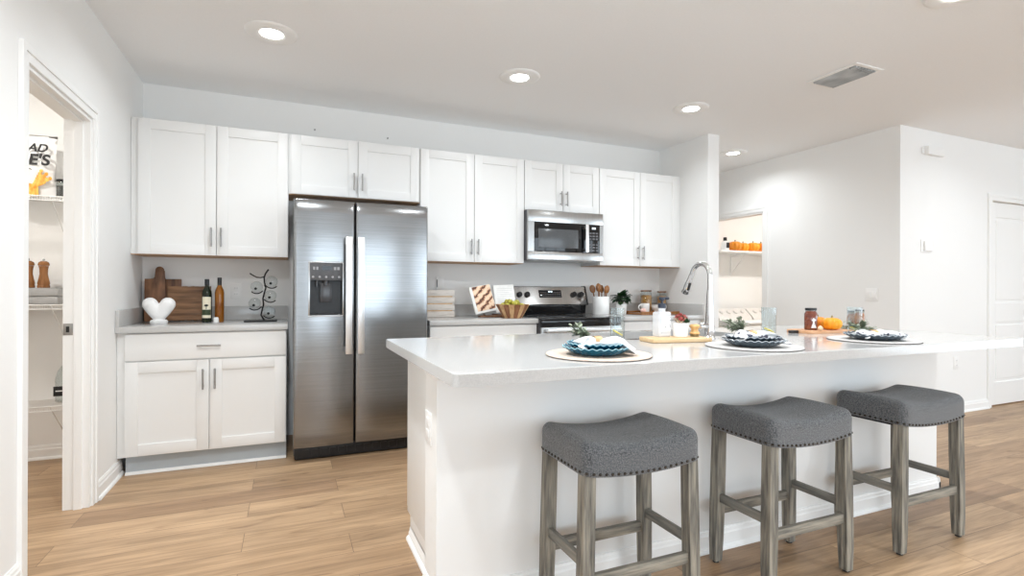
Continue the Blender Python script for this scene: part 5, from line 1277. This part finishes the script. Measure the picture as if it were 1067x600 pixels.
# cutting board with jam and pumpkins
jb = thing('serving_paddle', 'small wooden serving paddle under the jam jar and pumpkins', 'serving board', (3.72, -2.430, IZ), -0.08)
bm = B(); prism(bm, rounded_rect(-0.17, 0.17, -0.085, 0.085, 0.025), 0, 0.016, 'Z', bev=0.003); obj('board', bm, mat('peach_wood', (0.58, 0.30, 0.15), 0.5, noise=((8, 60, 60), (0.70, 0.42, 0.25), 0.3, 0.7, 5)), jb, local=True)
bm = B(); prism(bm, rounded_rect(-0.225, -0.168, -0.014, 0.014, 0.010), 0.001, 0.015, 'Z', bev=0.003); obj('handle', bm, M_black, jb, local=True)
BZ = IZ+0.0165
def jar(label, x, y, r, h, fill, z, label_m=None, group=None):
    t = thing('preserve_jar', label, 'jar', (x, y, z), group=group)
    bm = B(); lathe(bm, [(0, 0), (r*0.9, 0), (r, 0.006), (r, h*0.72), (r*0.80, h*0.82), (r*0.78, h*0.86), (0, h*0.86)], (0, 0, 0), 6 if False else 32); obj('jam', bm, fill, t, local=True, angle=0.8)
    bm = B(); lathe(bm, [(0, -0.0001), (r*0.9, -0.0001), (r*1.03, 0.005), (r*1.03, h*0.73), (r*0.84, h*0.83), (r*0.84, h*0.9), (0, h*0.9)], (0, 0, 0), 32); 
    g = obj('glass', bm, M_glass, t, local=True, angle=0.8)
    bm = B(); lathe(bm, [(r*0.86, h*0.88), (r*0.89, h*0.89), (r*0.89, h*0.99), (r*0.84, h), (0, h)], (0, 0, 0), 32); obj('lid', bm, M_black, t, local=True)
    bm = B(); lathe(bm, [(r*0.86, h*0.905), (r*0.905, h*0.905), (r*0.905, h*0.92), (r*0.86, h*0.92)], (0, 0, 0), 32); 
    if label_m:
        bm.free(); bm = B(); prism(bm, [(0, h*0.10), (r*0.42, h*0.10), (r*0.10, h*0.36), (r*0.32, h*0.46), (0, h*0.56), (-r*0.32, h*0.46), (-r*0.10, h*0.36), (-r*0.42, h*0.10)], -r*1.06, -r*1.03, 'Y'); obj('emblem', bm, label_m, t, local=True)
    else: obj('lid_band', bm, M_label, t, local=True)
    return t
jj = jar('dark red jam jar with a black lid and white emblem on the paddle', 3.640, -2.432, 0.033, 0.122, M_jam, BZ, M_labelwhite); jj.rotation_euler.z = -0.5
jar('amber jar with a dark lid behind the tumbler nearest the hall, front one', 3.965, -2.490, 0.027, 0.128, M_honey, IZ)
jar('narrower amber jar with a dark lid tucked behind the other amber jar', 4.010, -2.415, 0.024, 0.118, M_honey, IZ)
wr = thing('herb_wreath', 'small loose herb wreath at the foot of the amber jars', 'wreath', (3.96, -2.48, IZ))
bm = B(); rn = random.Random(4)
for k in range(150):
    a = rn.uniform(0, 2*PI); rr_ = rn.uniform(0.055, 0.085); d = Vector((-math.sin(a)+rn.uniform(-1, 1)*.7, math.cos(a)+rn.uniform(-1, 1)*.7, rn.uniform(-.1, 0.8)))
    leaf(bm, (rr_*math.cos(a), rr_*math.sin(a), 0.006+0.022*rn.random()), d, 0.022, 0.010, bend=0.3, thick=0.0006)
obj('leaves', bm, M_leaf, wr, local=True)
bm = B(); tube(bm, [(0.07*math.cos(2*PI*k/24), 0.07*math.sin(2*PI*k/24), 0.006) for k in range(25)], 0.004, 6); obj('twig_ring', bm, M_stem, wr, local=True)
def pumpkin(label, x, y, z, r, m, group=None, ribs=10, sq=0.78):
    t = thing('pumpkin', label, 'pumpkin', (x, y, z), group=group)
    bm = B()
    fn = lambda a, th: (1-0.10*abs(math.cos(ribs/2*a))**3*math.sin(th)) * (1-0.20*abs(math.cos(th))**6)
    ball(bm, (0, 0, r*sq*0.82), r, 60, sz=sq, fn=fn); obj('body', bm, m, t, local=True, angle=2.5)
    bm = B(); tube(bm, [(0, 0, r*sq*1.45), (0.002, 0, r*sq*1.72), (0.006, 0.002, r*sq*1.90)], [r*0.13, r*0.08, r*0.09], 8); obj('stem', bm, M_stem, t, local=True)
    return t
pumpkin('deep orange pumpkin behind the jam jar', 3.775, -2.372, BZ, 0.052, M_pumpkin, 'pumpkins on the serving paddle')
pumpkin('yellow-orange pumpkin in front, right of the jam jar', 3.758, -2.470, BZ, 0.052, M_pumpkin2, 'pumpkins on the serving paddle')
bm = B(); ball(bm, (0, 0, 0.012), 0.014, 18, sz=0.95, fn=lambda a, th: 1-0.08*abs(math.cos(3*a))+0.3*max(0, math.cos(th))**8); o = obj('garlic_bulb', bm, M_garlic, origin=(0, 0, 0)); o.location = (3.632, -2.495, BZ); tag(o, 'tiny pale bulb between the jam jar and the front pumpkin', 'bulb')

# ================================================================== PANTRY
def wire_shelf(label, z, x0=-1.38, x1=-0.135, y0=-0.275, y1=-0.012):
    t = thing('wire_shelf', label, 'shelf', ((x0+x1)/2, 0, z), group='white wire shelves in the pantry')
    bm = B()
    x = x0+0.01
    while x < x1:
        tube(bm, [(x, y1, z), (x, y0, z), (x, y0-0.002, z-0.028)], 0.0018, 5); x += 0.0127
    obj('deck_wires', bm, M_wire, t)
    bm = B()
    for (y, zz) in ((y0, z-0.003), (y0-0.002, z-0.030), (y1, z-0.003), ((y0+y1)/2, z-0.003)): tube(bm, [(x0, y, zz), (x1, y, zz)], 0.0032, 8)
    obj('rails', bm, M_wire, t)
    for xx in (x0+0.25, x1-0.3): bm = B(); tube(bm, [(xx, y0+0.02, z-0.005), (xx, -0.004, z-0.24)], 0.004, 8)
    obj('brace', bm, M_wire, t)
wire_shelf('white wire pantry shelf holding the printed bag, topmost', 1.730)
wire_shelf('white wire pantry shelf under the pepper mills', 1.043)
wire_shelf('white wire pantry shelf near the floor', 0.400)
bg_ = thing('snack_bag', 'white printed bag with black lettering and orange wheat art on the top pantry shelf', 'bag', (-0.605, -0.13, 1.7325))
bm = B(); n_, m_ = 18, 24
Wd, Hh = 0.165, 0.395
V = {}
for s_ in (-1, 1):
    for i in range(n_+1):
        for j in range(m_+1):
            u = -1+2*i/n_; v = j/m_
            th_ = 0.045*(1-abs(u)**2.5)*math.sin(PI*min(1, v*0.95+0.12))**0.7 if 0 < v < 1 else (0.03*(1-abs(u)**2) if v == 0 else 0.001)
            if v > 0.93: th_ = 0.002
            wsc = 1 - 0.06*math.sin(PI*v)
            V[(s_, i, j)] = bm.verts.new((u*Wd*wsc, s_*th_+ (0.004*math.sin(u*9) if v > 0.8 else 0), v*Hh + 0.012*(u*u)*(v > 0.9)))
for s_ in (-1, 1):
    for i in range(n_):
        for j in range(m_): bm.faces.new([V[(s_, i, j)], V[(s_, i+1, j)], V[(s_, i+1, j+1)], V[(s_, i, j+1)]])
bmesh.ops.remove_doubles(bm, verts=bm.verts[:], dist=0.0005)
bmesh.ops.holes_fill(bm, edges=[e for e in bm.edges if len(e.link_faces) == 1], sides=0)
obj('pouch', bm, M_bag, bg_, local=True, angle=2.0)
def bagM(x, z, y=-0.049): return Matrix.Translation((x, y, z)) @ Matrix.Rotation(PI/2, 4, 'X')
text('lettering', 'AD', 0.070, bagM(0.075, 0.312, -0.047), M_ink, bg_, shear=0.3, bold=0.002, sx=1.0)
text('lettering', "E'S", 0.095, bagM(0.083, 0.235, -0.0475), M_ink, bg_, shear=0.15, bold=0.003, sx=1.0)
bm = B(); prism(bm, [(0.01, 0.185), (0.05, 0.17), (0.048, 0.175), (0.012, 0.19)], -0.0478, -0.0470, 'Y'); obj('printed_rule', bm, M_ink, bg_, local=True)
bm = B()
for k in range(12):   # wheat ears
    a = 0.35+0.06*k; L_ = 0.07+0.045*math.sin(k*1.3)
    p0 = Vector((0.055, -0.0478, 0.062)); d = Vector((math.cos(a+0.15)*0.9, 0, math.sin(a+0.15)))
    for q in range(6):
        c_ = p0 + d*L_*(q+1)/6; ball(bm, (c_.x, -0.0465, c_.z), 0.010, 8, sy=0.15, sz=1.2)
prism(bm, [(0.0, 0.0), (0.085, 0.0), (0.08, 0.075), (0.03, 0.085), (0.0, 0.07)], -0.0468, -0.0462, 'Y')
obj('wheat_artwork', bm, M_orangeprint, bg_, local=True)
canister('small jar of dark beans with a black lid on the top pantry shelf', -0.415, -0.12, 0.036, 0.112, M_darkbean, 0.085, z=1.7325, lidm=M_black, name='spice_jar', group=None)
# trays and mills
t0 = None
for i, lb in enumerate(('grey shallow metal baking tray at the bottom, under the pepper mills', 'grey shallow metal baking tray on top, carrying the pepper mills')):
    if t0 is None:
        bm = B(); box(bm, (-0.34, -0.115, 0), (0.34, 0.115, 0.008), 0.003)
        for (a, b) in (((-0.345, -0.12), (0.345, -0.112)), ((-0.345, 0.112), (0.345, 0.12)), ((-0.345, -0.112), (-0.337, 0.112)), ((0.337, -0.112), (0.345, 0.112))): box(bm, (a[0], a[1], 0.0), (b[0], b[1], 0.046), 0.002)
        t0 = obj('baking_tray', bm, M_greytray, origin=(0, 0, 0)); o = t0
    else: o = t0.copy(); C.objects.link(o)
    o.location = (-0.74, -0.14, 1.0455+0.050*i); tag(o, lb, 'tray', 'grey baking trays in the pantry')
o = None
bm = B(); box(bm, (-1.07, -0.25, 1.1425), (-0.405, -0.03, 1.1475), 0.002)
tag(obj('tray_lid', bm, M_greytray, origin=(-0.74, -0.14, 1.1425)), 'flat grey metal lid lying on the stacked baking trays', 'lid')
m0 = None
for (x, lb) in ((-0.508, 'turned brown wooden pepper mill nearest the door jamb in the pantry'), (-0.585, 'turned brown wooden pepper mill left of the other, half hidden by the door casing')):
    if m0 is None:
        m0 = thing('pepper_mill', lb, 'pepper mill', (x, -0.135, 1.148), group='wooden mills in the pantry'); t = m0
        bm = B(); lathe(bm, [(0, 0), (0.032, 0), (0.033, 0.012), (0.030, 0.018), (0.032, 0.030), (0.026, 0.060), (0.021, 0.090), (0.022, 0.120), (0.026, 0.142), (0, 0.143)], (0, 0, 0), 28); obj('body', bm, M_copperwood, t, local=True)
        bm = B(); lathe(bm, [(0, 0.144), (0.028, 0.144), (0.030, 0.152), (0.026, 0.166), (0.014, 0.174), (0, 0.175)], (0, 0, 0), 28); obj('cap', bm, M_copperwood, t, local=True)
        bm = B(); lathe(bm, [(0, 0.175), (0.006, 0.176), (0.007, 0.184), (0.004, 0.190), (0, 0.190)], (0, 0, 0), 16); obj('knob', bm, M_nickel, t, local=True)
    else: t = copy_tree(m0); t.location = (x, -0.135, 1.148); t['label'] = lb
cf = thing('glass_drink_jar', 'clear domed glass jar with a black tag and knob on the low pantry shelf', 'jar', (-0.385, -0.13, 0.4025))
bm = B(); lathe(bm, [(0, 0), (0.058, 0), (0.062, 0.006), (0.062, 0.15), (0.050, 0.20), (0.030, 0.235), (0.010, 0.248), (0, 0.249), (0, 0.246), (0.028, 0.232), (0.047, 0.198), (0.059, 0.149), (0.059, 0.009), (0, 0.006)], (0, 0, 0), 36); obj('glass', bm, M_glass, cf, local=True, angle=0.9)
bm = B(); ball(bm, (0, 0, 0.258), 0.011, 14); obj('knob', bm, M_black, cf, local=True)
bm = B(); box(bm, (-0.052, -0.068, 0.045), (0.01, -0.062, 0.108), 0.002); k = obj('tag', bm, M_black, cf, local=True)
bm = B(); box(bm, (-0.040, -0.0688, 0.075), (-0.005, -0.0679, 0.082)); obj('tag_mark', bm, M_paper, k, local=True)

# ================================================================== LAUNDRY ROOM
ls = thing('laundry_shelf', 'white laundry shelf with wire brackets carrying a row of pumpkins', 'shelf', (7.0, 0.8, 1.66))
bm = B(); box(bm, (6.03, 0.62, 1.640), (8.2, 0.945, 1.662), 0.003); obj('board', bm, M_trim, ls)
for x in (6.52, 7.4):
    bm = B(); prism(bm, [(0.64, 1.6395), (0.945, 1.6395), (0.945, 1.36), (0.93, 1.36), (0.93, 1.60), (0.70, 1.625), (0.64, 1.625)], x, x+0.018, 'X'); tube(bm, [(x+0.009, 0.68, 1.63), (x+0.009, 0.935, 1.375)], 0.007, 8); obj('bracket', bm, M_trim, ls)
for i, (x, r, m, lb) in enumerate([(6.345, 0.088, M_pumpkin, 'orange pumpkin at the left end of the laundry shelf row'), (6.505, 0.080, M_pumpkin2, 'orange pumpkin, second from the left on the laundry shelf'), (6.665, 0.085, M_pumpkin2, 'orange pumpkin, third from the left on the laundry shelf'), (6.83, 0.086, M_pumpkin, 'orange pumpkin, rightmost one visible on the laundry shelf')]):
    pumpkin(lb, x, 0.70+0.02*(i % 2), 1.6625, r, m, 'pumpkins on the laundry shelf', sq=0.85)
db = thing('detergent_bottle', 'black and white bottle at the left end of the laundry shelf', 'bottle', (6.175, 0.70, 1.6625))
bm = B(); lathe(bm, [(0, 0), (0.046, 0), (0.050, 0.01), (0.050, 0.10), (0.030, 0.125), (0, 0.125)], (0, 0, 0), 24); obj('bottle', bm, M_white, db, local=True)
bm = B(); lathe(bm, [(0, 0.125), (0.024, 0.125), (0.022, 0.17), (0, 0.171)], (0, 0, 0), 18); obj('cap', bm, M_black, db, local=True)
bm = B(); box(bm, (-0.028, -0.056, 0.03), (0.02, -0.05, 0.10), 0.001); obj('label', bm, M_black, db, local=True)
def machine(label, x0, x1, rot=0):
    t = thing('washing_machine', label, 'washing machine', ((x0+x1)/2, 0.5, 0), group='laundry machines')
    y0, y1, zt = 0.18, 0.84, 0.735
    bm = B(); box(bm, (x0, y0, 0.02), (x1, y1, zt), 0.012, 3); obj('cabinet_body', bm, M_machine, t)
    bm = B(); box(bm, (x0, y0-0.006, zt+0.0005), (x1, y1, zt+0.026), 0.010, 3); obj('lid', bm, M_white, t)
    bm = B(); prism(bm, [(y1-0.20, zt+0.0265), (y1, zt+0.0265), (y1, zt+0.165), (y1-0.06, zt+0.165), (y1-0.17, zt+0.075)], x0+0.002, x1-0.002, 'X', bev=0.006); cn = obj('console', bm, M_console, t)
    for k in range(4):
        bm = B(); a = math.atan2(0.09, 0.11); tt = B(); cyl(tt, (0, -0.022, 0), 0.028, 0.022, 20, 'Y', r2=0.032, bev=0.003); merge(bm, tt, Matrix.Translation((x0+0.10+k*(x1-x0-0.2)/3, y1-0.116, zt+0.120)) @ Matrix.Rotation(-0.86, 4, 'X')); obj('dial', bm, M_console, cn)
    bm = B()
    for xx in (x0+0.06, x1-0.06):
        for yy in (y0+0.06, y1-0.06): cyl(bm, (xx, yy, 0.001), 0.02, 0.02, 12)
    obj('feet', bm, M_rubber, t)
machine('white top-load laundry machine at the left inside the laundry room', 6.035, 6.60)
machine('white laundry machine right of the first, mostly hidden by the door frame', 6.625, 7.20)
